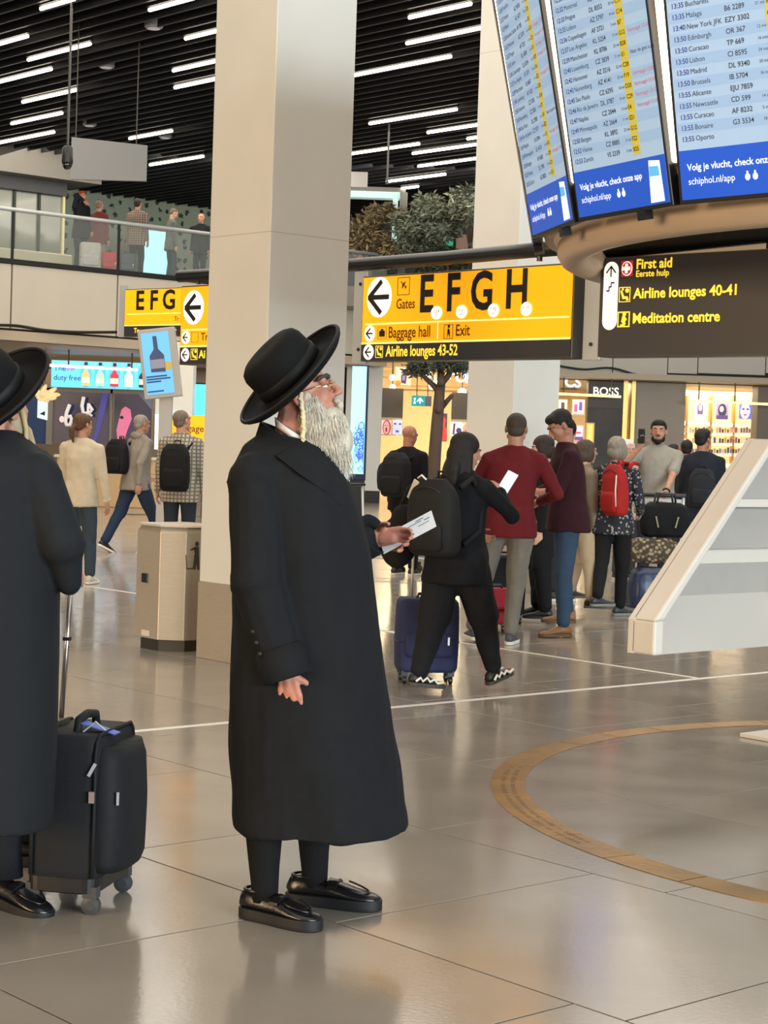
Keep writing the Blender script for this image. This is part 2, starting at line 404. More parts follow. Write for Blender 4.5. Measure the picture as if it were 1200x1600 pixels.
vo.voronoi_dimensions = '2D'; mp2 = N.new('ShaderNodeMapping'); mp2.inputs['Rotation'].default_value = (PI/2, 0, 0); L.new(mx.outputs[0], mp2.inputs['Vector']); L.new(mp2.outputs[0], vo.inputs['Vector'])
n3 = N.new('ShaderNodeTexNoise'); n3.inputs['Scale'].default_value = 16; L.new(tc.outputs['Object'], n3.inputs['Vector'])
ad = N.new('ShaderNodeMath'); ad.operation = 'MULTIPLY_ADD'; ad.inputs[1].default_value = .5; L.new(n3.outputs['Fac'], ad.inputs[0]); L.new(vo.outputs['Distance'], ad.inputs[2])
rmp = N.new('ShaderNodeValToRGB'); rmp.color_ramp.elements[0].position = .42; rmp.color_ramp.elements[0].color = (.035, .04, .04, 1)
rmp.color_ramp.elements[1].position = .46; rmp.color_ramp.elements[1].color = (*srgb('#9aa592'), 1)
L.new(ad.outputs[0], rmp.inputs[0]); L.new(rmp.outputs[0], b.inputs['Base Color'])
mesh('printed_panel', Geo().box(((wx0+wx1)/2, 9.1, ZD+1.6), (wx1-wx0, .1, 3.2)), PRINT, lob)
# light reflections on the upper lobby glazing come from these lamps behind the balustrade
area('gallery_lamps', at(150, 200, 44)+Vector((0, 0, -.2)), at(150, 420, 46), 12, 6, 700, (1, .93, .8))
# bench behind the glass, lit sunglasses poster
def at_g(px, py, y):
    x, z = gx(px, py, y); return Vector((x, y, z))
p = at_g(42, 395, 2.6)
bn = empty('bench', B0+EB*p.x+EA*p.y+ZV*ZD, math.atan2(EB.y, EB.x), 'pale upholstered bench behind the glass balustrade of the gallery', 'bench')
mesh('seat', Geo().box((0, 0, .40), (2.1, .5, .34)), mat('bench_pale', '#b9b49a', rough=.6), bn, bevel=.03)
mesh('plinth', Geo().box((0, 0, .12), (1.8, .4, .23)), BLACKM, bn)
p = at_g(243, 400, 6.5)
ls = empty('light_poster', B0+EB*p.x+EA*p.y+ZV*ZD, math.atan2(EB.y, EB.x), 'pale blue lit poster standing behind the people on the gallery', 'poster')
mesh('case', Geo().box((0, .06, .98), (1.0, .1, 1.95)), GREYP, ls)
flat('poster_sheet', rect(-.46, .08, .46, 1.9), mat('poster_cyan', '#a9e4ee', emit=.9), ls, y=0)
flat('poster_band', rect(-.46, .05, .46, .22), mat('poster_white', '#e8f4f2', emit=.7), ls, y=-.003)
text('SUNGLASSES', .1, 0, .13, mat('poster_ink', '#4a5a60'), ls, y=-.007, align='CENTER')
# ------------------------------------------------------------------ hanging signs
def sign_frame(name, xl, xr, ytl, ybl, dl, dr, label, cat='sign'):
    p0 = at(xl, ytl, dl); p1 = at(xr, ytl, dr); b0 = at(xl, ybl, dl)
    rz, W = frame(p0, p1); r = empty(name, (p0.x, p0.y, b0.z), rz, label, cat)
    return r, W, p0.z-b0.z
def big_sign(r, W, H, split, lines):
    """yellow upper field, dark lower strip"""
    mesh('case', Geo().box((W/2, .08, H/2), (W, .15, H)), mat('sign_case', '#55524d', rough=.4, metal=.4), r, bevel=.004)
    flat('yellow_face', rect(.012, split, W-.012, H-.012), YEL, r, y=.004, th=.004)
    flat('dark_face', rect(.012, .012, W-.012, split-.012), SBLK, r, y=.004, th=.004)
    flat('pale_line', rect(.012, split-.010, W-.012, split+.004), YELL, r, y=-.0005)
    for z, x0, x1 in lines: flat('pale_line', rect(x0, z-.006, x1, z+.006), YELL, r, y=-.0005)
def plane_icon(cx, cz, s, m, r, y=-.004):
    g = Geo()
    g.prism([(cx-s*.05, cz-s*.5), (cx+s*.05, cz-s*.5), (cx+s*.05, cz+s*.5), (cx-s*.05, cz+s*.5)], y-.001, y, None)
    g.prism([(cx-s*.5, cz-.1*s), (cx+s*.5, cz-.1*s), (cx+s*.06, cz+s*.12), (cx-s*.06, cz+s*.12)], y-.0014, y)
    g.prism([(cx-s*.22, cz-.46*s), (cx+s*.22, cz-.46*s), (cx+s*.05, cz-s*.34), (cx-s*.05, cz-s*.34)], y-.0018, y)
    R_ = Matrix.Translation((cx, 0, cz)) @ Matrix.Rotation(-.9, 4, 'Y') @ Matrix.Translation((-cx, 0, -cz))
    return mesh('plane_icon', g.xf(R_), m, r)
def frame_icon(x0, z0, x1, z1, m, r, w=.005, y=-.002):
    g = Geo()
    for q in (rect(x0, z0, x1, z0+w), rect(x0, z1-w, x1, z1), rect(x0, z0+w, x0+w, z1-w), rect(x1-w, z0+w, x1, z1-w)): g.prism(q, y-.0015, y)
    return mesh('icon_frame', g, m, r)
def seat_icon(x0, z0, s, m, r, clock=True, y=-.002):
    frame_icon(x0, z0, x0+s*.92, z0+s, m, r, s*.05, y)
    g = Geo()
    g.prism([(x0+.12*s, z0+.75*s), (x0+.24*s, z0+.78*s), (x0+.42*s, z0+.38*s), (x0+.7*s, z0+.38*s), (x0+.8*s, z0+.12*s), (x0+.62*s, z0+.1*s), (x0+.58*s, z0+.22*s), (x0+.3*s, z0+.2*s)], y-.0015, y)
    g.prism(disc(x0+.3*s, z0+.85*s, .08*s, .08*s, 12), y-.0015, y)
    g.prism(disc(x0+.66*s, z0+.76*s, .15*s, .15*s, 16), y-.0015, y)
    return mesh('lounge_icon', g, m, r)
# main gates sign: left end further away than the right end
es, W, H = sign_frame('gates_sign', 567, 897, 432, 565, 14.55, 12.9, 'large yellow gates sign reading E F G H above the crowd', 'sign')
big_sign(es, W, H, H*.215, [(H*.435, .05, W-.03)])
u = W/330.0        # photo pixels to metres along the sign
def ex(px):
    q = (px-567)/330.0
    return W*q*14.55/(12.9+q*(14.55-12.9))
flat('arrow_disc', disc(ex(594), H*.745, ex(594)-ex(575), H*.235), SWHT, es, y=-.001)
arrow_part(ex(594), H*.745, H*.36, SINK, es)
frame_icon(ex(622), H*.755, ex(641), H*.96, SBROWN, es)
plane_icon(ex(631.5), H*.875, H*.12, mat('sign_darkred', '#4a1206'), es)
text('Gates', H*.165, ex(621), H*.65, SBROWN, es, bold=.012, xs=.82)
for ch, px, s in (('E', 656, 1), ('F', 698, 1), ('G', 736, 1), ('H', 790, 1)):
    text(ch, H*.585, ex(px), H*.735, SINK, es, bold=.026, xs=.84)
for px, t1 in ((685, '1-24'), (724, '1-11'), (774, '1-20'), (825, '1-19')):
    flat('gate_range_disc', disc(ex(px), H*.535, ex(px)-ex(px-8.6), H*.075), SWHT, es, y=-.006)
    text(t1, H*.05, ex(px), H*.55, SINK, es, y=-.0095, align='CENTER')
    text('min', H*.03, ex(px), H*.505, SINK, es, y=-.0095, align='CENTER')
flat('arrow_disc', disc(ex(581), H*.325, ex(581)-ex(573), H*.095), SWHT, es, y=-.001)
arrow_part(ex(581), H*.325, H*.115, SINK, es)
frame_icon(ex(593.5), H*.26, ex(607), H*.40, SBROWN, es, .003)
mesh('suitcase_icon', Geo().prism(rect(ex(596), H*.285, ex(604.5), H*.355), -.004, -.002).prism(rect(ex(598.5), H*.355, ex(602), H*.375), -.004, -.002), SINK, es)
text('Baggage hall', H*.185, ex(610), H*.325, SBROWN, es, bold=.012, xs=.80)
flat('divider', rect(ex(687)-.005, H*.24, ex(687)+.005, H*.42), YELL, es, y=-.0008)
frame_icon(ex(697), H*.24, ex(711), H*.40, SBROWN, es, .004)
mesh('walker_icon', Geo().prism([(ex(702), H*.25), (ex(704), H*.3), (ex(706.5), H*.25), (ex(706), H*.34), (ex(703), H*.36)], -.004, -.002).prism(disc(ex(704.5), H*.378, .012, .012, 10), -.004, -.002), SINK, es)
text('Exit', H*.18, ex(715), H*.325, SBROWN, es, bold=.012, xs=.82)
flat('arrow_disc', disc(ex(580), H*.108, ex(580)-ex(572), H*.09), SWHT, es, y=-.001)
arrow_part(ex(580), H*.108, H*.11, SINK, es)
seat_icon(ex(591), H*.04, H*.14, SYTX, es)
text('Airline lounges 43-52', H*.172, ex(607.5), H*.108, SYTX, es, bold=.022, xs=.80)
for x in (-.1, W+.12):
    mesh('end_plate', Geo().box((x, .09, H/2+.02), (.16, .04, H+.06)), ALU, es, bevel=.003)
    g = Geo()
    for z in (.1, H-.05): g.lathe([(.014, 0), (.014, .006)], 10, Matrix.Translation((x, .066, z)) @ Matrix.Rotation(PI/2, 4, 'X'))
    mesh('bolt', g, STEELD, es)
# pipe that carries the signs
def pipe(pts, r, label, drops=()):
    P = [at(*p) for p in pts]; c = P[0]
    o = empty('sign_pipe', c, 0, label, 'pipe')
    mesh('tube', Geo().tube([p-c for p in P], r, 14), BLACKM, o, smooth=True)
    for px, py, d, ln in drops:
        q = at(px, py, d)-c
        mesh('hanger', Geo().tube([q, q+ZV*ln], .02, 8), STEELD, o)
    return o
pipe([(280, 432, 15.9), (420, 424, 15.3), (553, 414, 14.8), (700, 403, 13.7), (800, 394, 12.95), (905, 385, 12.3)], .052, 'black tube spanning from behind the column over the gates sign',
     [(310, 444, 15.8, .12), (843, 408, 12.66, .12), (902, 385, 12.32, 8.3-at(902, 385, 12.32).z), (440, 424, 15.2, 8.3-at(440, 424, 15.2).z)])
# smaller sign to the left of the column: same pipe
s2, W2, H2 = sign_frame('gates_sign', 283, 352, 447, 570, 15.9, 15.5, 'narrow yellow arrow sign half hidden behind the near column', 'sign')
big_sign(s2, W2, H2, H2*.235, [(H2*.44, .03, W2-.02)])
u2 = W2/69.0
def sx(px): return (px-283)*u2
flat('arrow_disc', disc(sx(304), H2*.72, 16*u2, H2*.215), SWHT, s2, y=-.001); arrow_part(sx(304), H2*.72, H2*.31, SINK, s2, w=.18)
flat('arrow_disc', disc(sx(293), H2*.345, 6.5*u2, H2*.085), SWHT, s2, y=-.001); arrow_part(sx(293), H2*.345, H2*.1, SINK, s2)
frame_icon(sx(302), H2*.28, sx(313), H2*.41, SBROWN, s2, .003)
text('Tr', H2*.14, sx(317), H2*.345, SBROWN, s2, bold=.012)
flat('arrow_disc', disc(sx(293), H2*.125, 6.5*u2, H2*.085), SWHT, s2, y=-.001); arrow_part(sx(293), H2*.125, H2*.1, SINK, s2)
seat_icon(sx(302), H2*.06, H2*.14, SYTX, s2)
text('Ai', H2*.14, sx(315), H2*.125, SYTX, s2, bold=.025)
# far gates sign
s3, W3, H3 = sign_frame('gates_sign', 195, 330, 452, 526, 25.6, 24.6, 'far yellow gates sign reading E F G left of the column', 'sign')
big_sign(s3, W3, H3, H3*.235, [(H3*.47, .06, W3-.04)])
u3 = W3/135.0
for ch, px in (('E', 213), ('F', 235.5), ('G', 255.5)): text(ch, H3*.56, (px-195)*u3, H3*.735, SINK, s3, bold=.024, xs=.95)
text('Tr', H3*.14, 80*u3, H3*.35, SBROWN, s3, bold=.01)
text('To', H3*.14, 17*u3, H3*.12, SYTX, s3, bold=.02); text('Air', H3*.16, 73*u3, H3*.11, SYTX, s3, bold=.02)
mesh('end_plate', Geo().box((-.1, .1, H3/2+.03), (.17, .04, H3+.06)), ALU, s3)
for x in (W3-.1, W3-.03): mesh('hanger', Geo().tube([(x, .08, H3), (x, .08, 8.3-s3.location.z)], .02, 8), STEELD, s3)
# first-aid sign, dark
s4, W4, H4 = sign_frame('lounge_sign', 938, 1300, 403, 558, 9.20, 8.30, 'dark sign reading First aid, Airline lounges 40-41 and Meditation centre', 'sign')
mesh('case', Geo().box((W4/2, .07, H4/2), (W4, .13, H4)), mat('sign_case', '#55524d'), s4, bevel=.004)
flat('dark_face', rect(.006, .008, W4-.006, H4-.008), SBLK, s4, y=.004, th=.004)
u4 = W4/362.0
def fx(px):
    q = (px-938)/362.0
    return W4*q*9.20/(8.30+q*.9)
def stadium(cx, z0, z1, w, n=10):
    P = [(cx+w*math.cos(PI*k/n), z1-w+w*math.sin(PI*k/n)) for k in range(n+1)]
    return P+[(cx+w*math.cos(PI+PI*k/n), z0+w+w*math.sin(PI+PI*k/n)) for k in range(n+1)]
flat('arrow_field', stadium(fx(956.5), H4*.27, H4*.955, fx(956.5)-fx(945.3)), SWHT, s4, y=-.001)
arrow_part(fx(956.8), H4*.855, H4*.11, SINK, s4, ang=-PI/2, w=.12)
mesh('stairs_icon', Geo().prism([(fx(950), H4*.655), (fx(955), H4*.655), (fx(955), H4*.695), (fx(958), H4*.695), (fx(958), H4*.735), (fx(962.5), H4*.735), (fx(962.5), H4*.75), (fx(956.7), H4*.75), (fx(956.7), H4*.71), (fx(953.7), H4*.71), (fx(953.7), H4*.67), (fx(950), H4*.67)], -.005, -.003), SINK, s4)
flat('red_square', rect(fx(972), H4*.80, fx(990), H4*.955), SRED, s4, y=-.001)
flat('white_disc', disc(fx(981), H4*.878, fx(981)-fx(972.8), H4*.072), SWHT, s4, y=-.003)
flat('red_disc', disc(fx(981), H4*.878, fx(981)-fx(974), H4*.062), SRED, s4, y=-.005)
mesh('white_cross', Geo().prism([(fx(979), H4*.83), (fx(983), H4*.83), (fx(983), H4*.86), (fx(987), H4*.86), (fx(987), H4*.896), (fx(983), H4*.896), (fx(983), H4*.926), (fx(979), H4*.926), (fx(979), H4*.896), (fx(975), H4*.896), (fx(975), H4*.86), (fx(979), H4*.86)], -.0095, -.0075), SWHT, s4)
text('First aid', H4*.135, fx(995), H4*.912, SYTX, s4, bold=.026)
text('Eerste hulp', H4*.088, fx(995), H4*.818, SYTX, s4, bold=.02)
seat_icon(fx(970), H4*.545, H4*.15, SYTX, s4)
text('Airline lounges 40-41', H4*.142, fx(993), H4*.622, SYTX, s4, bold=.026, xs=1.0)
frame_icon(fx(969), H4*.295, fx(988), H4*.45, SYTX, s4, .006)
g = Geo(); g.prism(disc(fx(979.5), H4*.425, .011, .011, 10), -.0035, -.002)
g.prism([(fx(976.5), H4*.408), (fx(980.5), H4*.405), (fx(983.5), H4*.37), (fx(981), H4*.35), (fx(979.5), H4*.365), (fx(982), H4*.33), (fx(980), H4*.31), (fx(973.5), H4*.31), (fx(974), H4*.323), (fx(978), H4*.327), (fx(975), H4*.35)], -.0035, -.002)
mesh('kneeling_icon', g, SYTX, s4)
text('Meditation centre', H4*.142, fx(992.5), H4*.375, SYTX, s4, bold=.026, xs=1.0)
P0 = at(938, 388, 9.3); P1 = at(1300, 350, 8.45)
pp = empty('sign_pipe', P0, 0, 'thick black tube above the dark first aid sign', 'pipe')
mesh('tube', Geo().tube([(0, 0, 0), P1-P0], .058, 14), BLACKM, pp, smooth=True)
for t in (.07, .75):
    q = (P1-P0)*t
    mesh('hanger', Geo().tube([q-ZV*.085, q], .014, 8), STEELD, pp)
q = (P1-P0)*.9; mesh('hanger', Geo().tube([q, q+ZV*(8.3-P0.z)], .02, 8), STEELD, pp)
# ------------------------------------------------------------------ flight information ring
BC = Vector((3.10, 8.45, 0)); BR = 2.42; BZ = 2.455; TILT = math.radians(11.5)
SCRN = mat('screen_blue', '#9bb9dc', rough=.3, emit=.42)
SCRA = mat('screen_row', '#8fb0d8', rough=.3, emit=.42)
SBLU = mat('screen_footer', '#1c50c0', rough=.3, emit=.55)
STXT = mat('screen_text', '#1a2742', rough=.5)
STIM = mat('screen_time', '#2638a8', rough=.5)
SRDT = mat('screen_red', '#c2606a', rough=.5, emit=.25)
SGAT = mat('screen_yellow', '#cfc030', rough=.4, emit=.25)
SWTX = mat('screen_white', '#e6eefc', rough=.4, emit=.8)
BEZ = mat('screen_bezel', '#17171b', rough=.35)
RINGM = mat('ring_beige', '#bfa993', rough=.45, var=.02)
STRIP = mat('strip_light', '#ffedd0', emit=6.0)
hub = empty('flight_board_ring', BC, 0, 'round beige hanging frame carrying the flight information screens', 'display frame')
prof = [(.06, -.36), (.10, -.33), (.135, -.24), (.13, -.12), (.08, -.02), (-.10, -.02), (-.14, -.12), (-.13, -.24), (-.08, -.33), (-.02, -.36)]
n = 96
g = Geo(); rings = []
for k in range(n):
    a = 2*PI*k/n; d = Vector((math.cos(a), math.sin(a), 0))
    rings.append([d*(BR-.16+r*.6)+ZV*(BZ+.05+z*.4) for r, z in prof])
g.loft(rings, closed=True); mesh('lower_ring', g, RINGM, hub, smooth=True)
g = Geo(); rings = []
for k in range(n):
    a = 2*PI*k/n; d = Vector((math.cos(a), math.sin(a), 0))
    rings.append([d*(BR-.06)+ZV*(BZ+.02), d*(BR-.02)+ZV*(BZ+.02), d*(BR+.28)+ZV*(BZ+1.46), d*(BR+.22)+ZV*(BZ+1.46)])
g.loft(rings, closed=True); mesh('cone_shell', g, mat('ring_shell', '#c9b090', rough=.5), hub)
g = Geo(); rings = []
for k in range(n):
    a = 2*PI*k/n; d = Vector((math.cos(a), math.sin(a), 0))
    rings.append([d*(BR+.15+.12*math.cos(t*PI/4))+ZV*(BZ+1.52+.1*math.sin(t*PI/4)) for t in range(8)])
g.loft(rings, closed=True); mesh('upper_ring', g, RINGM, hub, smooth=True)
for k in range(6):
    a = 2*PI*k/6+.3; d = Vector((math.cos(a), math.sin(a), 0))*(BR+.15)
    mesh('suspension_rod', Geo().tube([d+ZV*(BZ+1.55), d+ZV*8.33], .03, 8), STEELD, hub)
FL3 = '''13:00 Krakow|KL 1992|14 min|D16|
13:00 Lyon|AF 8303|16 min|C14|
13:05 Oslo|DY 1257|18 min|D51|
13:05 Porto|TP 673|14 min|C9|
13:10 Berlin|KL 1779|12 min|D7|
13:15 Milan|AZ 111|16 min|D53|
13:15 Dublin|EI 605|20 min|F7|
13:15 Dublin|IB 5237|20 min|F6|
13:20 Barcelona|CZ 0308|9 min|D6|
13:20 Guangzhou|CZ 7659|7 min|G4|
13:25 London Heathrow|VS 7130|12 min|E21|
13:25 New York JFK|VS 3960|6 min|D18|
13:30 Atlanta|BA 8460|8 min|C7|
13:35 London City|KL 2749|18 min|D8|
13:35 Verona|SK 6802|24 min|D3|
13:35 Bucharest|KQ 1039|16 min|D2|
13:35 Malaga|B6 2289|21 min|H6|
13:40 New York JFK|EZY 3302||G3|
13:50 Edinburgh|OR 367|12 min|C9|
13:50 Curacao|TP 669|16 min||
13:50 Lisbon|CI 8595|24 min||
13:50 Madrid|DL 9340|20 min||
13:50 Brussels|IB 5704|16 min||
13:55 Alicante|EJU 7859|||
13:55 Newcastle|CD 599|14 min||
13:55 Curacao|AF 8232|5 min||
13:55 Bonaire|G3 5534|18 min||
13:55 Oporto||||'''.split('\n')
CITY = ['Manchester', 'Reykjavik', 'Istanbul Sabiha', 'Nairobi', 'Calgary', 'Toronto', 'Glasgow', 'Birmingham', 'Frankfurt', 'Athens', 'Basel', 'Istanbul Sabiha',
        'Montreal', 'Prague', 'Lisbon', 'Copenhagen', 'Los Angeles', 'Manchester', 'Luxemburg', 'Hannover', 'Nuremberg', 'Sao Paulo', 'Rio de Janeiro', 'Naples', 'Minneapolis', 'Bergen', 'Vienna', 'Zurich']
rr = random.Random(11)
def rows_for(i):
    if i == 2: return [r.split('|') for r in FL3]
    R_ = []
    for k, c in enumerate(CITY):
        s_ = ['', 'Vertraagd 13:%02d' % rr.choice((0, 10, 15, 30, 45, 50)), 'Naar de gate a.u.b.', ''][rr.randrange(4)]
        R_.append(['12:%02d %s' % (15+k*10//7 % 45, c), '%s %d' % (rr.choice(('KL', 'DL', 'AF', 'VS', 'AZ', 'CZ')), rr.randrange(600, 9900)), '%d min' % rr.randrange(5, 24), '%s%d' % (rr.choice('BCDEFGH'), rr.randrange(1, 30)), s_])
    return R_
SW, SH = .635, 1.36
LBL = {0: 'leftmost flight information screen, seen almost edge on', 1: 'second flight information screen, with red delay notes and a phone picture', 2: 'flight information screen furthest right, listing Dublin down to Oporto',
       3: 'flight information screen beyond the right one on the ring', -1: 'flight information screen hidden behind the leftmost one on the ring'}
for i in range(-1, 5):
    a = math.radians(190.5+16.3*i); d = Vector((math.cos(a), math.sin(a), 0))
    rz = a+PI/2       # local -y points outwards (d)
    root = empty('flight_screen', BC+d*(BR+.035)+ZV*BZ, 0, LBL.get(i, 'flight information screen out on the far right of the ring'), 'screen')
    root.rotation_euler = (Matrix.Rotation(rz, 3, 'Z') @ Matrix.Rotation(TILT, 3, 'X')).to_euler()
    mesh('bezel', Geo().box((0, .025, SH/2), (SW+.03, .05, SH+.03)), BEZ, root, bevel=.004)
    flat('display', rect(-SW/2, .002, SW/2, SH), SCRN, root, y=.0005, th=.001)
    flat('footer', rect(-SW/2, .002, SW/2, .185), SBLU, root, y=-.001, th=.001)
    R_ = rows_for(i); n_ = len(R_); zt = SH-.02; zb = .205; st = (zt-zb)/n_
    for k in range(0, n_, 2): flat('row_band', rect(-SW/2, zt-(k+1)*st, SW/2, zt-k*st), SCRA, root, y=-.0008, th=.0006)
    if i < 4:
        sz = st*.66
        for k, q in enumerate(R_):
            z = zt-(k+.5)*st
            if q[0]:
                text(q[0][:5], sz, -SW/2+.02, z, STIM, root, y=-.0018, bold=.012, name='flight_time'); text(q[0][6:], sz, -SW/2+.085, z, STXT, root, y=-.0018, name='flight_city')
            if q[1]: text(q[1], sz, -.06, z, STXT, root, y=-.0018, bold=.008, name='flight_number')
            if q[2]: text(q[2], sz*.62, .075, z, STXT, root, y=-.0018, name='walk_time')
            if q[3]:
                flat('gate_field', rect(.118, z-st*.46, .168, z+st*.46), SGAT, root, y=-.0012, th=.0008); text(q[3], sz*.9, .123, z, STXT, root, y=-.0026, bold=.012, name='gate_number')
            if q[4]: text(q[4], sz*.8, .182, z, SRDT if q[4][0] == 'V' else STXT, root, y=-.0018, name='flight_note')
    text('Volg je vlucht, check onze app', .036, -SW/2+.035, .12, SWTX, root, y=-.0028, bold=.014)
    text('schiphol.nl/app', .036, -SW/2+.035, .068, SWTX, root, y=-.0028)
    g = Geo()
    for dx in (0, .034): g.prism(disc(-SW/2+.305+dx, .066, .011, .013, 14), -.0036, -.0024); g.prism(disc(-SW/2+.305+dx, .083, .004, .005, 8), -.0036, -.0024)
    mesh('app_marks', g, SWTX, root)
    ph = flat('phone_picture', [(SW/2-.12, .01), (SW/2-.03, .01), (SW/2-.035, .165), (SW/2-.105, .172)], SWTX, root, y=-.002, th=.001)
    flat('phone_band', [(SW/2-.108, .11), (SW/2-.042, .108), (SW/2-.044, .145), (SW/2-.103, .15)], mat('phone_blue', '#58aee6', emit=.6), root, y=-.0034, th=.0008)
    mesh('foot_bracket', Geo().box((SW*.18, .02, -.03), (.05, .04, .04)), BLACKM, root)
    # light strip in the gap after this screen
    a2 = a-math.radians(16.3/2); d2 = Vector((math.cos(a2), math.sin(a2), 0))
    st_ = empty('light_strip', BC+d2*(BR+.02)+ZV*BZ, 0, {0: 'thin warm light strip left of the leftmost screen', 1: 'warm light strip between the leftmost and second screens', 2: 'bright white light strip between the second and right screens'}.get(i, 'light strip between screens on the far side of the ring' if i < 0 else 'light strip on the ring past the right screen in the %s gap' % ('next' if i == 3 else 'last')), 'light strip')
    st_.rotation_euler = (Matrix.Rotation(a2+PI/2, 3, 'Z') @ Matrix.Rotation(TILT, 3, 'X')).to_euler()
    mesh('tube', Geo().cap((0, -.012, .17), (0, -.012, SH), .020, n=10), STRIP, st_, smooth=True)
    mesh('mount', Geo().box((0, .012, SH/2+.06), (.05, .02, SH-.1)), RINGM, st_)
    mesh('end_clip', Geo().box((0, -.008, .14), (.016, .02, .024)), STEELD, st_)
# ------------------------------------------------------------------ white kiosk
K0 = at(985, 1020, 9.1)
rzk = math.atan2(EB.y, EB.x)
kb = floor_pt(1185, 1165)
ko = empty('information_kiosk', (K0.x, K0.y, 0), rzk, 'white slanted information kiosk shell on a post at the right edge', 'kiosk')
zb_, zt_ = K0.z, 1.59; ins = .89
kl = kb-Vector((K0.x, K0.y, 0)); bx_, by_ = kl.dot(EB)+.46, kl.dot(EA)+.06; KW = 2*bx_
def kx(z): return 0 if z < zb_+.17 else ins*(z-zb_-.17)/(zt_-zb_-.17)
KM = mat('kiosk_white', '#cfc6ba', rough=.5, var=.02); KG = mat('kiosk_panel', '#9f9992', rough=.55, var=.02)
RIM = .16
out = [(0, zb_), (KW, zb_), (KW, zb_+.17), (KW-ins, zt_), (ins, zt_), (0, zb_+.17)]
inn = [(.07, zb_+.0), (KW-.07, zb_+.0), (KW-.07, zb_+.17), (KW-ins-.03, zt_-.03), (ins+.03, zt_-.03), (.07, zb_+.17)]
g = Geo()
for (a, b) in ((5, 0), (4, 5), (3, 4), (2, 3), (1, 2)):
    P = [out[a], out[b], inn[b], inn[a]]; g.prism(P, -.15, .0)
mesh('rim', g, KM, ko, bevel=.012)
mesh('back_panel', Geo().prism([(x, z) for x, z in out], -.02, .02), KM, ko)
def band(z0, z1, y0, y1, m, nm):
    P = [(kx(z0)+.04, y0-.06, z0), (KW-kx(z0)-.04, y0-.06, z0), (KW-kx(z1)-.04, y1-.06, z1), (kx(z1)+.04, y1-.06, z1)]
    Q = [(x, y+.03, z) for x, y, z in P]
    g = Geo(); g.add(P+Q, [(0, 1, 2, 3), (7, 6, 5, 4), (0, 4, 5, 1), (1, 5, 6, 2), (2, 6, 7, 3), (3, 7, 4, 0)]); return mesh(nm, g, m, ko)
band(1.27, 1.55, .0, .04, KG, 'inner_panel'); band(1.235, 1.275, -.05, -.05, KM, 'ledge')
band(1.02, 1.24, -.03, .03, KG, 'inner_panel'); band(.78, 1.02, .03, .045, KG, 'inner_panel')
band(zb_+.005, .78, -.09, .03, mat('kiosk_low', '#b6afa6', rough=.5), 'inner_panel')
cx = bx_
mesh('post', Geo().lathe([(.075, .02), (.075, 1.2)], 24, Matrix.Translation((cx, by_, 0))), KM, ko, smooth=True)
mesh('hood', Geo().loft([[(cx-.24+.03*t+x, y, .66+t*.12) for x, y in ((0, -.24), (.46-.06*t, -.24), (.46-.06*t, -.06), (0, -.06))] for t in range(4)]), KM, ko, bevel=.03)
mesh('bracket', Geo().box((cx, by_/2, zb_+.3), (.12, abs(by_)+.1, .25)), KM, ko)
mesh('base_plate', Geo().box((cx, by_, .012), (.64, .34, .022)), KM, ko, bevel=.004)
for dx in (-.28, .28): mesh('bolt', Geo().lathe([(.016, .02), (.016, .045), (.008, .05)], 8, Matrix.Translation((cx+dx, by_-.1, 0))), STEELD, ko)
# ------------------------------------------------------------------ steel litter bin
bp_ = floor_pt(262, 1021)
bi = empty('litter_bin', (bp_.x, bp_.y, 0), THETA, 'brushed steel litter bin standing beside the near column', 'bin')
# local: corner at origin, x along EB, y along EA
def oct_(s, ch): return [(ch, 0), (s-.05, 0), (s, .05), (s, s-.05), (s-.05, s), (.05, s), (0, s-.05), (0, ch)]
def oring(z, s, ch, i=0.0): return [(x+(i if x < s/2 else -i), y+(i if y < s/2 else -i), z) for x, y in oct_(s, ch)]
S_ = .46
mesh('body', Geo().loft([oring(.08, S_, .13), oring(.83, S_, .13), oring(.87, S_, .13, .02)]), STEEL, bi, bevel=.004)
mesh('plinth', Geo().loft([oring(0, S_, .13, .03), oring(.085, S_, .13, .03)]), STEELD, bi)
mesh('lid', Geo().loft([oring(.868, S_, .13, -.005), oring(.885, S_, .13, .01)]), STEEL, bi, bevel=.003)
lo = mesh('lock', Geo().box((-.004, .30, .50), (.012, .075, .065)), BLACKM, bi, bevel=.01)
mesh('label_sticker', Geo().box((-.002, .28, .115), (.004, .09, .04)), mat('sticker', '#cfc6b8', rough=.6), bi)
g = Geo(); Y0 = -.003
def bq(pts): g.prism([(x, z) for x, z in pts], Y0, Y0+.002)
DX = .05
def bq(pts): g.prism([(x-DX, z) for x, z in pts], Y0, Y0+.002)
bq([(.185, .58), (.245, .58), (.255, .68), (.25, .68), (.24, .588), (.19, .588), (.18, .68), (.175, .68)])
bq(disc(.27, .755, .016, .018, 12)); bq([(.245, .735), (.285, .735), (.29, .64), (.295, .575), (.28, .575), (.27, .63), (.262, .575), (.25, .575), (.258, .66)])
bq([(.255, .735), (.215, .72), (.215, .71), (.258, .715)])
mesh('litter_pictogram', g, mat('pictogram_dark', '#3a332b', rough=.6), bi)
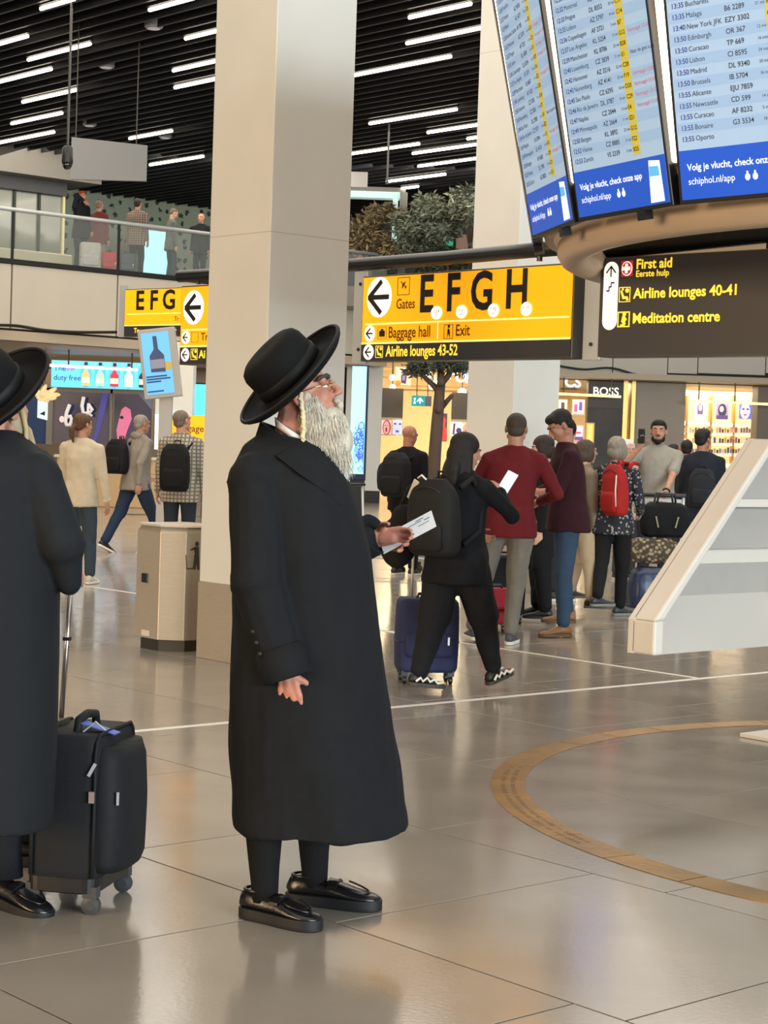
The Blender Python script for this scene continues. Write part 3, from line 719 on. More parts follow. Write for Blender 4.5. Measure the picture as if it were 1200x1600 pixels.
# ------------------------------------------------------------------ shops behind the hall
def panel(name, x0, y0, x1, y1, d, th, m, parent=None, bevel=0):
    """upright panel facing the hall whose front covers the given part of the photo at distance d"""
    a = at(x0, y1, d); b = at(x1, y1, d); t = at(x0, y0, d); c = (a+b)/2
    o = mesh(name, Geo().box((c.x, d+th/2, (a.z+t.z)/2), (b.x-a.x, th, t.z-a.z)), m, parent, bevel=bevel); return o
def rooted(name, x0, y0, x1, y1, d, label, cat):
    """empty at lower-left corner of a facing panel; returns root, width, height"""
    a = at(x0, y1, d); b = at(x1, y1, d); t = at(x0, y0, d)
    return empty(name, a, 0, label, cat), b.x-a.x, t.z-a.z
SHOPF = 50.0
rf = empty('wall_right', (0, 0, 0), 0, kind='structure')
for k, (a, b) in enumerate(((800, 862), (862, 957), (957, 1043), (1043, 1090), (1090, 1196), (1196, 1300), (1300, 1400))):
    panel('fascia_panel', a+.6, 505, b-.6, 583 if True else 0, SHOPF, .12, BEIGE, rf, bevel=.01)
panel('fascia_backing', 800, 500, 1400, 590, SHOPF+.1, .2, DARKJ, rf)
p = at(540, 586, SHOPF); q = at(800, 586, SHOPF)
mesh('soffit', Geo().box(((p.x+q.x)/2, SHOPF+5.5, 4.5), (q.x-p.x, 11.6, .12)), mat('soffit', '#b5a898', rough=.5), rf)
mesh('soffit_cheek', Geo().box((q.x, SHOPF+5.5, 4.0), (.1, 11.6, 1.0)), WARMW, rf)
mesh('shop_back_wall', Geo().box(((p.x+q.x)/2, 60.3, 3.9), (q.x-p.x, .2, 1.2)), WARMW, rf)
p = q; q = at(1400, 586, SHOPF)
mesh('soffit', Geo().box(((p.x+q.x)/2, SHOPF+5.5, 3.52), (q.x-p.x, 11.6, .12)), mat('soffit', '#b5a898', rough=.5), rf)
mesh('soffit_edge', Geo().box(((p.x+q.x)/2, SHOPF-.45, 3.50), (q.x-p.x, 1.1, .16)), mat('soffit_edge', '#b8a78f'), rf)
mesh('deck', Geo().box(((p.x+q.x)/2, SHOPF+5.6, 4.85), (q.x-p.x, 11, .3)), mat('deck_floor', '#6d675e'), rf)
# shop interiors: back wall, side walls
p = at(540, 586, SHOPF)
mesh('shop_back_wall', Geo().box(((p.x+q.x)/2, 60.5, 1.75), (q.x-p.x, .2, 3.5)), WARMW, rf)
def pier(x0, x1, d, m, nm='pier', y0=580):
    a = at(x0, 700, d); b = at(x1, 700, d)
    return mesh(nm, Geo().box(((a.x+b.x)/2, d+.4, 1.75), (b.x-a.x, .8, 3.5)), m, rf)
GREYW = mat('shop_pier_grey', '#9a8f82', rough=.5, var=.03, vscale=1.5)
pier(990, 1068, SHOPF+.2, GREYW); pier(1181, 1290, SHOPF+.2, mat('shop_pier_dark', '#6f6257', rough=.5))
pier(540, 560, SHOPF+.2, GREYW)
GOLD = mat('gold_trim', '#c9a35c', rough=.35, metal=.6)
pier(971, 978, SHOPF+.1, GOLD, 'gold_jamb'); pier(984, 990, SHOPF+.1, GOLD, 'gold_jamb')
SHOPL = []
for x, w, pw, c in ((660, 3.0, 850, (1, .80, .48)), (900, 2.6, 350, (1, .86, .62)), (1125, 2.4, 330, (1, .85, .58)), (760, 3, 400, (1, .8, .5))):
    p = at(x, 590, 54.5); zl = 4.38 if x < 800 else 3.40; area('shop_ceiling_lamps', (p.x, 54.5, zl), (p.x, 54.5, 0), w, 6, pw, c)
# ceiling rails and warm round lamps in the middle shop
for i, (x, y) in enumerate(((613, 590), (613.5, 605), (676, 602), (722, 613))):
    p = at(x, y, 54); t = empty('globe_lamp', p, 0, ['upper warm globe lamp at the left of the middle shop', 'warm globe lamp over the dark panel in the middle shop', 'large bright globe lamp behind the tree', 'small bright lamp over the right dark panel'][i], 'lamp')
    mesh('bulb', Geo().ell((0, 0, 0), (.09, .09, .09) if i < 2 else (.13, .1, .13)), mat('bulb_warm', '#fff0cc', emit=5), t, smooth=True)
    mesh('stem', Geo().tube([(0, 0, .08), (0, 0, 4.44-p.z)], .012, 6), BLACKM, t)
for i, (x0, y0, x1, y1) in enumerate(((596, 577, 640, 577), (596, 589, 640, 590), (640, 594, 733, 592), (640, 603, 733, 606))):
    a = at(x0, y0, 56+i*.4); b = at(x1, y1, 56+i*.4)
    tag(mesh('ceiling_rail', Geo().bar(a, b, .07, .06), mat('rail_brown', '#7d5a2c', rough=.5)), ['uppermost brown ceiling rail in the middle shop', 'second brown ceiling rail beside the perfume poster', 'brown ceiling rail just under the white letters', 'lowest brown ceiling rail above the teal exit sign'][i], 'rail')
DKP = mat('shop_dark_panel', '#3c3733', rough=.5)
def poster(name, x0, y0, x1, y1, d, bg, label, shapes=(), emit=.6, cat='poster'):
    r, w, h = rooted(name, x0, y0, x1, y1, d, label, cat)
    mesh('backing', Geo().box((w/2, .05, h/2), (w, .08, h)), mat('poster_frame_pale', '#cbbfa8', rough=.5), r)
    flat('print', rect(.03, .03, w-.03, h-.03), mat('print_'+bg, bg, rough=.4, emit=emit), r, y=.008, th=.006)
    for k, (col, poly) in enumerate(shapes):
        flat('print_shape', [(u_*w, v_*h) for u_, v_ in poly], mat('print_'+col, col, rough=.4, emit=emit*.8), r, y=-.0005-.003*k, th=.002)
    return r
E_ = disc
poster('poster', 617, 573, 642, 603, 52.5, '#f0c0a4', 'perfume poster with dark bottle and orange spots in the middle shop', [('#ff7a18', E_(.78, .78, .16, .14)), ('#ff7a18', E_(.2, .16, .17, .14)), ('#3a3050', [(.38, .18), (.68, .12), (.74, .55), (.62, .68), (.6, .9), (.5, .9), (.48, .68), (.36, .55)]), ('#6d6a8c', rect(.44, .3, .62, .55))])
def dark_panel(x0, y0, x1, y1, d, label):
    r, w, h = rooted('shop_display_panel', x0, y0, x1, y1, d, label, 'display panel')
    mesh('board', Geo().box((w/2, .1, h/2), (w, .18, h)), DKP, r)
    mesh('shelf_edge', Geo().box((w/2, -.02, .03), (w, .06, .05)), GREYW, r); return r
dark_panel(595, 606, 629, 655, 53, 'dark brown display panel left of the exit sign in the middle shop')
dark_panel(705, 613, 735, 658, 53, 'dark brown display panel right of the tree in the middle shop')
SKIN1 = '#d8a08c'
poster('poster', 594, 655, 612, 680, 52.8, '#f0b0bc', 'poster of an open-mouthed pink face in the middle shop', [('#a03a50', E_(.55, .5, .36, .48)), ('#e8a0a0', E_(.52, .48, .25, .4)), ('#8a2030', E_(.52, .36, .09, .16)), ('#5a2030', E_(.42, .62, .06, .03)), ('#5a2030', E_(.62, .62, .06, .03))])
poster('poster', 612, 655, 629, 680, 52.8, '#cfd4f2', 'pale blue poster of a face with eyes and lips in the middle shop', [('#b9c2ee', E_(.5, .5, .4, .5)), ('#26305a', E_(.28, .72, .13, .05)), ('#26305a', E_(.74, .72, .13, .05)), ('#5a4a8a', E_(.5, .26, .17, .07))])
poster('poster', 683, 644, 699, 690, 53, '#40242a', 'dark poster with a bright red hooded figure behind the tree', [('#f0352f', [(.1, .05), (.95, .05), (.9, .4), (.7, .55), (.78, .75), (.55, .86), (.3, .75), (.35, .55), (.08, .4)]), ('#b01a20', [(.45, .1), (.55, .1), (.55, .5), (.45, .5)])])
poster('poster', 703, 659, 735, 681, 52.8, '#e4c4c4', 'pale poster of two faces below the right dark panel', [('#eee8f2', rect(.0, .0, .55, 1)), ('#5a3050', [(.12, .1), (.22, .1), (.25, .9), (.15, .9)]), ('#3a3458', E_(.42, .4, .13, .2)), ('#d8988c', E_(.78, .5, .16, .4)), ('#8a4a4a', E_(.78, .4, .06, .06))])
r, w, h = rooted('exit_sign', 643, 618, 674, 634, 51.5, 'small teal hanging exit sign with white arrow in the middle shop', 'sign')
mesh('case', Geo().box((w/2, .06, h/2), (w, .1, h)), mat('exit_grey', '#7f8486', rough=.5), r)
flat('teal_face', rect(0, .01, w*.68, h-.01), mat('exit_teal', '#1c9aa4', emit=.8), r, y=.005, th=.004)
mesh('running_mark', Geo().prism([(.08*w, .2*h), (.2*w, .2*h), (.2*w, .42*h), (.12*w, .5*h), (.2*w, .62*h), (.2*w, .8*h), (.08*w, .75*h), (.14*w, .55*h)], -.004, -.001), SWHT, r)
arrow_part(.42*w, .5*h, h*.55, SWHT, r, ang=-PI/2, w=.22)
for x in (.25, .8): mesh('hanger', Geo().tube([(w*x, .06, h), (w*x, .06, 4.44-r.location.z)], .012, 6), BLACKM, r)
# white shop letters above the middle shop (partly hidden by the tree) and on the right
LET = mat('shop_letter_white', '#eef4ff', rough=.4, emit=1.6)
for t, x, y, s_ in (('E', 662, 583, 17), ('L', 678, 592, 12), ('F', 700, 585, 16), ('U', 711, 589, 18), ('R', 726, 590, 18)):
    p = at(x, y, 50.8)
    r = empty('shop_letter', p, 0, 'white illuminated shop letter %s above the middle shop' % t, 'letter')
    text(t, s_*1.35/2875*50.8, 0, 0, LET, r, y=0, bold=.03)
r, w, h = rooted('shop_sign', 876, 588, 902, 606, 50.4, 'white illuminated letters CS beside the far column', 'sign')
text('CS', h*1.25, .1, h/2, LET, r, y=0, bold=.03); mesh('rail', Geo().box((w/2, .05, -.02), (w, .05, .04)), BLACKM, r)
for i, (x0, y0, x1, y1, bg, sh, lb) in enumerate((
        (872, 624, 886, 646, '#e9dcc8', [('#4a3a30', rect(.3, .2, .7, .8))], 'small pale poster with brown bottle beside the far column'),
        (894, 624, 913, 648, '#cfc0e6', [('#c8508a', rect(.15, .2, .4, .7)), ('#5a4aa0', rect(.55, .3, .8, .85))], 'lilac poster with pink and purple marks left of the dark glass pillar'),
        (896, 664, 912, 690, '#b8c4e2', [('#7a4a9a', rect(.1, .1, .9, .3)), ('#d85a7a', rect(.2, .5, .7, .6))], 'pale blue product poster below the lilac one'))):
    poster('poster', x0, y0, x1, y1, 53, bg, lb, sh)
# dark glass pillar with lettering
bo = empty('shop_sign', at(916, 705, SHOPF+.05), 0, 'dark glass shopfront pillar with pale letters BOSS', 'shop sign')
w = at(970, 700, SHOPF).x-at(916, 700, SHOPF).x; zb = -at(916, 705, SHOPF+.05).z
BG = mat('pillar_glass', '#3d3832', rough=.45, var=.5, vscale=1.0, spec=.3)
mesh('pillar', Geo().box((w/2, .3, zb+1.75), (w, .5, 3.4)), BG, bo)
mesh('head_panel', Geo().box((w/2, .04, zb+3.02), (w, .06, .72)), DKP, bo)
text('BOSS', .31, w/2, at(943, 612, SHOPF).z-at(916, 705, SHOPF).z, mat('boss_letters', '#f2ead8', emit=1.1), bo, y=-.01, align='CENTER', bold=.015)
gl = poster('glow_panel', 914, 660, 928, 700, 50.0, '#f0b038', 'warm yellow glowing panel at the foot of the dark pillar', [('#f6d070', rect(.3, .1, .7, .9))], emit=1.0, cat='light panel')
# bright shop: shelving with three portraits
sh = empty('shelf_wall', at(1070, 760, 55), 0, 'backlit cream shelving wall in the bright shop on the right', 'shelf')
o0 = sh.location.copy()
def sbox(nm, x0, y0, x1, y1, m, y=0.0, dy=.3):
    a = at(x0, y1, 55)-o0; b = at(x1, y0, 55)-o0
    return mesh(nm, Geo().box(((a.x+b.x)/2, y+dy/2, (a.z+b.z)/2), (b.x-a.x, dy, b.z-a.z)), m, sh)
CREAM = mat('shelf_cream', '#f0dcae', rough=.5, emit=.35)
sbox('back_board', 1066, 600, 1182, 760, CREAM, .3, .1)
for y in (662, 676, 692, 708, 726): sbox('shelf_board', 1066, y, 1182, y+2.4, mat('shelf_board', '#fff2d6', emit=.5))
for x in (1072, 1110, 1146, 1180): sbox('upright', x-1, 618, x+1, 750, mat('shelf_upright', '#b08a4a', rough=.5))
rb = random.Random(5)
for y in (674, 690, 706):
    for k in range(26):
        x = 1071+k*4.2; c = rb.choice(('#3a4a78', '#8a5a70', '#d8d2c4', '#4a3a3a', '#b89060', '#6a7aa8', '#c8a0a8'))
        a = at(x, y+2, 54.9); hh = rb.uniform(.10, .17)
        tag(mesh('product_box', Geo().box((a.x, 54.98, a.z+hh/2), (.055, .05, hh)), mat('box_'+c, c, rough=.4)), 'small product box standing on the backlit shelves of the right shop', 'box', 'product boxes on the backlit shelves')
poster('poster', 1083, 627, 1104, 656, 54.6, '#e8eaf6', 'portrait poster of a dark-haired woman on the backlit shelves', [('#5a4a78', [(.3, .2), (.7, .2), (.72, .75), (.5, .92), (.28, .75)]), ('#e0b0a4', E_(.5, .66, .13, .17)), ('#c8d0ec', rect(.1, .0, .9, .3))])
poster('poster', 1117, 629, 1139, 655, 54.6, '#8a78a8', 'purple portrait poster in the middle of the backlit shelves', [('#2a2850', E_(.5, .55, .3, .4)), ('#d8a0a0', E_(.45, .62, .15, .18)), ('#4a3a70', rect(.1, .03, .9, .25))])
poster('poster', 1153, 629, 1177, 655, 54.6, '#4a5ac0', 'blue close-up face poster at the right of the backlit shelves', [('#c8b0d0', E_(.45, .5, .32, .48)), ('#26246a', E_(.33, .62, .09, .05)), ('#26246a', E_(.6, .62, .09, .05)), ('#a04a70', E_(.46, .28, .1, .05))])
# hanging linear lamps in front of the shops
LIN = mat('linear_lamp', '#ffd27a', emit=3.0)
def hang_lamp(x0, y0, x1, y1, d0, d1, label, rods, top, m=LIN):
    a = at(x0, y0, d0); b = at(x1, y1, d1); r = empty('linear_lamp', a, 0, label, 'lamp')
    mesh('light_bar', Geo().bar((0, 0, 0), b-a, .07, .06), m, r)
    for t in rods:
        q = (b-a)*t; mesh('rod', Geo().tube([q+ZV*.02, q+ZV*(top-a.z-(b-a).z*t)], .018, 6), STEELD, r)
hang_lamp(868, 615, 970, 620, 49.2, 49.2, 'yellow hanging light bar in front of the BOSS pillar', (.12, .85), 3.45)
hang_lamp(1078, 626, 1230, 633, 49.2, 49.2, 'yellow hanging light bar in front of the backlit shelves', (.09, .46), 3.45)
WHL = mat('linear_lamp_white', '#fff0d8', emit=3.0)
# cable sagging along the fascia
def cable(name, pts, r, label):
    P = [at(*p) for p in pts]; c = P[0].copy(); out = []
    for i in range(len(P)-1):
        for k in range(8):
            t = k/8; m0 = P[max(i-1, 0)]; m1 = P[i]; m2 = P[i+1]; m3 = P[min(i+2, len(P)-1)]
            out.append(.5*((2*m1)+(m2-m0)*t+(2*m0-5*m1+4*m2-m3)*t*t+(3*m1-m0-3*m2+m3)*t**3)-c)
    out.append(P[-1]-c); o = mesh(name, Geo().tube(out, r, 6), BLACKM, None, smooth=True); o.location = c; tag(o, label, 'cable'); return o
cable('power_cable', [(860, 569, 49.8), (910, 577, 49.8), (955, 575, 49.8), (1000, 586, 49.8), (1060, 588, 49.8), (1130, 591, 49.8), (1210, 596, 49.8)], .03, 'black cable sagging along the beige fascia on the right')
cable('power_cable', [(-20, 508, 37.6), (25, 509, 38.5), (70, 516, 38.9), (120, 519, 39.3), (182, 519, 39.9)], .035, 'black cable sagging along the gallery fascia on the left')
# ------------------------------------------------------------------ duty-free shop under the gallery
df = empty('wall_duty_free', (0, 0, 0), 0, kind='structure')
p = at(-60, 700, 47); q = at(345, 700, 47)
mesh('shop_back_wall', Geo().box(((p.x+q.x)/2, 50.5, 1.75), (q.x-p.x+6, .2, 3.5)), mat('duty_wall', '#6d5f52', rough=.6), df)
panel('left_pier', -40, 572, 79, 612, 45, .4, mat('duty_pier', '#8d7a66', rough=.5), df)
panel('green_panel', 40, 604, 76, 640, 45.2, .2, mat('duty_green', '#3f6a66', rough=.5), df)
p = at(60, 560, 45.5); area('duty_free_lamps', (p.x, 45.5, 3.35), (p.x, 45.5, 0), 8, 5, 260, (1, .88, .7))
p = at(250, 560, 47.5); area('duty_free_lamps', (p.x, 47.5, 3.35), (p.x, 47.5, 0), 5, 5, 160, (1, .9, .75))
r, w, h = rooted('duty_free_banner', 79, 562, 237, 605, 44.4, 'long light blue banner reading The new duty free with bottles', 'banner')
mesh('case', Geo().box((w/2, .1, h/2), (w, .18, h)), GREYP, r)
flat('blue_face', rect(.01, .01, w-.01, h-.01), mat('banner_blue', '#5cc0f2', rough=.4, emit=.85), r, y=.006, th=.005)
text('The', h*.27, w*.028, h*.70, mat('banner_ink', '#163a78', emit=.1), r, y=-.004); text('new', h*.27, w*.115, h*.70, mat('banner_red', '#c8508a', emit=.3), r, y=-.004)
text('duty free', h*.27, w*.028, h*.36, mat('banner_ink', '#163a78'), r, y=-.004)
BCOL = ('#d8c08a', '#a8d8c0', '#c83a48', '#d8eef6', '#2c2a3a')
for k, c in enumerate(BCOL):
    cx = w*(.345+.142*k)
    g = flat('halo_print', disc(cx, h*.5, w*.055, h*.46), mat('banner_halo', '#46aee6', emit=.85), r, y=0)
    flat('bottle_print', [(cx-.1, .1*h), (cx+.1, .1*h), (cx+.1, .5*h), (cx+.035, .66*h), (cx+.035, .92*h), (cx-.035, .92*h), (cx-.035, .66*h), (cx-.1, .5*h)], mat('bottle_'+c, c, emit=.5), r, y=-.004)
    flat('bottle_label', rect(cx-.095, .2*h, cx+.095, .4*h), mat('bottle_lbl', '#e8e0d0', emit=.5), r, y=-.007)
    flat('bottle_cap', rect(cx-.04, .84*h, cx+.04, .96*h), mat('bottle_cap', '#3a3040'), r, y=-.007)
hang_lamp(45, 569, 214, 578, 41.4, 42.6, 'white hanging light bar in front of the duty free banner', (.36, .95), 3.42, mat('linear_lamp_pink', '#ffdccc', emit=2.5))
# video wall
vw = empty('video_wall', at(74, 692, 44.8), 0, 'dark blue video wall with perfume face pictures under the duty free banner', 'video wall')
o0v = vw.location.copy()
def vpan(nm, x0, y0, x1, y1, m, y=0.0, th=.08):
    a = at(x0, y1, 44.8)-o0v; b = at(x1, y0, 44.8)-o0v
    return mesh(nm, Geo().box(((a.x+b.x)/2, y+th/2, (a.z+b.z)/2), (b.x-a.x, th, b.z-a.z)), m, vw), a, b
NAVY = mat('video_navy', '#141a3e', rough=.3, emit=.5, var=.4, vscale=1.5)
vpan('screen', 84, 610, 171, 692, NAVY); _, va, vb = vpan('screen', 177, 610, 237, 692, NAVY)
vpan('screen', 20, 626, 72, 692, mat('video_navy2', '#1a3052', emit=.5), .1)
for x0, x1 in ((72, 84), (171, 177), (237, 241)): vpan('frame_post', x0, 606, x1, 694, GREYP, -.06, .16)
vpan('frame_head', 60, 604, 241, 611, GREYP, -.06, .16)
def vshape(nm, poly, m, y=-.01):
    P = [at(x, yy, 44.8)-o0v for x, yy in poly]
    return mesh(nm, Geo().prism([(p_.x, p_.z) for p_ in P], y-.004, y), m, vw)
vshape('face_picture', [(190, 640), (196, 635), (204, 640), (206, 655), (200, 670), (195, 685), (184, 690), (182, 672), (186, 655)], mat('video_face', '#c86a8a', emit=.7))
vshape('eye_picture', [(186, 652), (191, 649), (194, 653), (190, 655)], mat('video_eye', '#2a1430', emit=.2), -.016)
vshape('light_beam', [(212, 611), (237, 611), (237, 640)], mat('video_beam', '#66707e', emit=.4))
vshape('light_beam', [(160, 612), (171, 612), (160, 660), (150, 690), (146, 690)], mat('video_beam2', '#4a4a90', emit=.5))
LETT = mat('silver_letter', '#d4d0cc', rough=.2, emit=.5)
for nm, pts, rr_ in (('letter_b', [(109, 632), (104, 645), (102, 658), (104, 664), (109, 664), (112, 657), (110, 650), (105, 652)], .045), ('letter_d', [(131, 620), (128, 634), (130, 645), (139, 646), (144, 640), (138, 632)], .045), ('letter_l', [(138, 630), (137, 645), (144, 650)], .03)):
    P = [at(x, y, 44.6)-o0v for x, y in pts]; mesh(nm, Geo().tube(P, rr_, 8), LETT, vw, smooth=True)
vshape('pink_glow', disc(97, 655, 4, 5, 12), mat('video_pink', '#ffb0a8', emit=1.2), -.02)
# small lit arrow board and hanging flower lamp
r, w, h = rooted('arrow_board', 58, 622, 73, 656, 42.5, 'small white lit board with black arrow by the duty free entrance', 'sign')
mesh('board', Geo().prism([(0, h*.1), (0, h), (w, h*.85), (w, 0)], 0, .1), mat('arrow_board_white', '#d2e4ee', emit=.9), r)
mesh('hanger', Geo().tube([(w*.5, .05, h*.9), (w*.5, .05, 3.45-r.location.z)], .012, 6), STEELD, r)
mesh('mark', Geo().prism([(w*.25, h*.28), (w*.8, h*.2), (w*.8, h*.42), (w*.4, h*.32)], -.006, -.002), mat('arrow_board_ink', '#1c4a38'), r)
p = at(70, 616, 41.0)
fw = empty('flower_decoration', p, 0, 'pale yellow hanging flower decoration near the duty free entrance', 'decoration')
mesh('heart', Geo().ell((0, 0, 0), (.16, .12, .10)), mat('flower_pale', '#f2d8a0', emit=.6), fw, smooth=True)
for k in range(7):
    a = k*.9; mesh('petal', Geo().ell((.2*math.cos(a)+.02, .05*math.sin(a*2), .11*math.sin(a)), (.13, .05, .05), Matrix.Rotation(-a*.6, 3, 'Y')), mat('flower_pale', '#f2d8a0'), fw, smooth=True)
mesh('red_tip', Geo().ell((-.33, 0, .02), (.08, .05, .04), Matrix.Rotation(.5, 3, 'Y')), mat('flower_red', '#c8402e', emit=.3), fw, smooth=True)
mesh('wire', Geo().tube([(0, 0, .08), (0, 0, 3.4-p.z)], .006, 6), BLACKM, fw)
# counter with till in the duty-free shop
p = at(150, 800, 36)
ct = empty('shop_counter', (p.x, 38.0, 0), 0, 'cream shop counter with warm lit front behind the walkers', 'counter')
mesh('front', Geo().box((0, 0, .5), (2.2, .6, 1.0)), mat('counter_warm', '#d0b088', rough=.5), ct, bevel=.02)
mesh('top', Geo().box((0, 0, 1.02), (2.3, .7, .05)), mat('counter_top', '#ded4c4', rough=.4), ct)
mesh('till_body', Geo().box((.25, 0, 1.22), (.55, .4, .36)), BLACKM, ct, bevel=.03)
mesh('till_screen', Geo().box((.13, -.22, 1.24), (.26, .02, .2)), mat('till_screen', '#a8d0f0', emit=1.0), ct)
for k in range(4):
    cc = ('#6a3a3a', '#c8b89a', '#3a4a5a', '#8a6a3a')[k]
    tag(mesh('gift_box', Geo().box((p.x-.9+.18*k, 37.9, 1.046+.07+.015*k), (.13, .13, .14+.03*k)), mat('gift_'+cc, cc)), ['dark red gift box at the left of the cream counter', 'beige gift box second on the cream counter', 'slate blue gift box third on the cream counter', 'brown gift box beside the till on the counter'][k], 'box')
# tilted advertising totem, yellow baggage sign, blue panel
a = at(252, 618, 23.0)
to = empty('advert_panel', a, 0, 'tilted light blue advertising panel with bottle picture below the far gates sign', 'advert')
PX = 23.0/2875
R_ = Matrix.Rotation(-.14, 4, 'Y')
w, h = 43*PX, 101*PX
def tl(g): return g.xf(R_)
mesh('case', tl(Geo().box((.02, .08, h/2), (w+.12, .16, h+.06))), mat('totem_grey', '#a7a39d', rough=.45), to, bevel=.01)
mesh('blue_face', tl(Geo().prism(rect(-w/2, .02, w/2, h-.02), -.006, -.001)), mat('totem_blue', '#5fa6e0', emit=.75), to)
mesh('bottle_print', tl(Geo().prism([(-.09, .37*h), (.09, .36*h), (.09, .62*h), (.025, .72*h), (.02, .92*h), (-.03, .92*h), (-.03, .72*h), (-.09, .62*h)], -.010, -.006)), mat('totem_bottle', '#3a4a6e', emit=.2), to)
mesh('bottle_label', tl(Geo().prism(rect(-.085, .42*h, .085, .56*h), -.014, -.010)), mat('totem_label', '#8a8aa0', emit=.2), to)
mesh('medal_print', tl(Geo().prism(disc(.125, .45*h, .055, .055, 16), -.010, -.006)), mat('totem_gold', '#b8a050', emit=.3), to)
for k, (zz, ww) in enumerate(((.29, .26), (.25, .3), (.21, .18), (.06, .2))): mesh('caption_line', tl(Geo().prism(rect(-.16, zz*h, -.16+ww, zz*h+.018), -.010, -.006)), mat('totem_ink', '#2a4a7a'), to)
mesh('stem', Geo().box((.05, .1, -a.z/2), (.16, .12, a.z)), mat('totem_grey', '#a7a39d'), to)
mesh('stem_foot', Geo().box((.05, .1, -a.z+.02), (.6, .5, .04)), mat('totem_grey', '#a7a39d'), to)
r, w, h = rooted('baggage_sign', 241, 647, 335, 702, 32, 'yellow baggage hall sign behind the man with the black backpack', 'sign')
mesh('case', Geo().box((w/2, .1, h/2), (w, .18, h)), GREYP, r)
flat('yellow_face', rect(w*.18, .0, w, h), YEL, r, y=.005, th=.004); flat('white_face', rect(0, 0, w*.18, h), SWHT, r, y=.005, th=.004)
arrow_part(w*.12, h*.72, h*.2, SINK, r, ang=PI); text('gage h', h*.27, w*.54, h*.62, SBROWN, r, bold=.012)
mesh('leg', Geo().box((.2, .1, -r.location.z/2), (.08, .08, r.location.z)), STEELD, r); mesh('leg', Geo().box((w-.1, .1, -r.location.z/2), (.08, .08, r.location.z)), STEELD, r)
r, w, h = rooted('blue_screen', 298, 600, 345, 650, 34, 'bright cyan screen half hidden behind the near column', 'screen')
mesh('case', Geo().box((w/2, .1, h/2), (w+.06, .16, h+.06)), BLACKM, r); flat('cyan_face', rect(0, 0, w, h), mat('screen_cyan', '#56ccf4', emit=1.0), r, y=.01, th=.008)
mesh('leg', Geo().box((w/2, .12, -r.location.z/2), (.1, .1, r.location.z)), STEELD, r)
r, w, h = rooted('white_panel', 241, 524, 300, 648, 33.5, 'tall pale column panel behind the advertising totem', 'panel')
mesh('board', Geo().box((w/2, .3, h/2-.2), (w, .5, h+.2)), WHITEP, r, bevel=.02)
mesh('base', Geo().box((w/2, .3, -r.location.z/2-.1), (w*.8, .4, r.location.z-.2)), WHITEP, r)
mesh('screen', Geo().box((w*.35, .02, -.1), (w*.5, .06, .3)), mat('panel_screen', '#7ad0f0', emit=.8), r)
# digital totem by the third column
r, w, h = rooted('digital_totem', 545, 569, 571, 750, 30, 'tall digital advertising screen with blue drawing behind the hat man', 'screen')
mesh('case', Geo().box((w/2, .08, h/2), (w, .14, h)), mat('totem_navy', '#16203e', rough=.3), r, bevel=.01)
flat('display', rect(0, h*.055, w*.86, h*.985), mat('totem_cyan', '#9ce6ff', emit=.9), r, y=.008, th=.006)
g = Geo(); rt_ = random.Random(9)
for k in range(70):
    a = rt_.uniform(0, 2*PI); cx, cz = w*.62+rt_.gauss(0, .05), h*(.30+.11*math.sin(k))+rt_.gauss(0, .1); R0 = rt_.uniform(.03, .08)
    pts = [(cx+R0*math.cos(a+t*.9), -.004, cz+R0*1.4*math.sin(a+t*.9)) for t in range(5)]
    pts = [(min(max(x, .02), w*.82), y, min(max(z, h*.08), h*.52)) for x, y, z in pts]
    g.tube(pts, .0045, 4)
mesh('line_drawing', g, mat('totem_scribble', '#4a6ae0', emit=.6), r, kind='stuff')
mesh('plinth', Geo().box((w/2, .1, -r.location.z/2), (w*.9, .2, r.location.z)), BLACKM, r)
# small blue screen seen right of the gates sign
r, w, h = rooted('blue_screen', 923, 430, 939, 498, 16, 'narrow lilac screen glimpsed between the two hanging signs', 'screen')
mesh('case', Geo().box((w/2, .06, h/2), (w+.4, .1, h+.04)), BLACKM, r)
flat('display', rect(0, 0, w+.3, h), mat('screen_lilac', '#9c9cf0', emit=.9), r, y=.008, th=.006)
for zz in (.26, .66): flat('dark_band', [(0, zz*h), (w*.5, zz*h-.02), (w*.9, zz*h-.08), (w*.5, zz*h-.12), (0, zz*h-.1)], BEZ, r, y=-.001)
mesh('hanger', Geo().tube([(w+.2, .06, h), (w+.2, .06, 8.3-r.location.z)], .02, 6), STEELD, r)
# hanging grey panel, dome camera, frames on the upper level
a = at(110, 280, 30); pg = empty('hanging_panel', a, 0, 'blank grey panel hanging from the slatted ceiling on the left', 'panel')
b = at(228, 283, 31.2); t = at(110, 214, 30)
g = Geo(); q = b-a; g.loft([[(0, 0, 0), (q.x, q.y, q.z), (q.x, q.y, q.z+.60), (0, 0, t.z-a.z)], [(0, .08, 0), (q.x, q.y+.08, q.z), (q.x, q.y+.08, q.z+.60), (0, .08, t.z-a.z)]])
mesh('board', g, mat('hanging_grey', '#858381', rough=.5), pg)
for f_ in (.05, .85): mesh('rod', Geo().tube([(q.x*f_, q.y*f_+.04, .6), (q.x*f_, q.y*f_+.04, 8.3-a.z)], .010, 6), STEELD, pg)
a = at(105, 262, 28); dc = empty('dome_camera', a, 0, 'black dome security camera hanging on a pole at upper left', 'camera')
mesh('housing', Geo().lathe([(.05, .33), (.08, .30), (.085, .08), (.075, .05)], 20), BLACKM, dc, smooth=True)
mesh('dome', Geo().ell((0, 0, .05), (.075, .075, .085)), mat('dome_glass', '#0d0d10', rough=.08, coat=1), dc, smooth=True)
mesh('pole', Geo().tube([(0, 0, .3), (0, 0, 8.3-a.z)], .02, 8), STEELD, dc)
a = at(605, 284, 38); rd = empty('suspension_rod', a, 0, 'thin vertical rod hanging from the ceiling above the planting', 'rod')
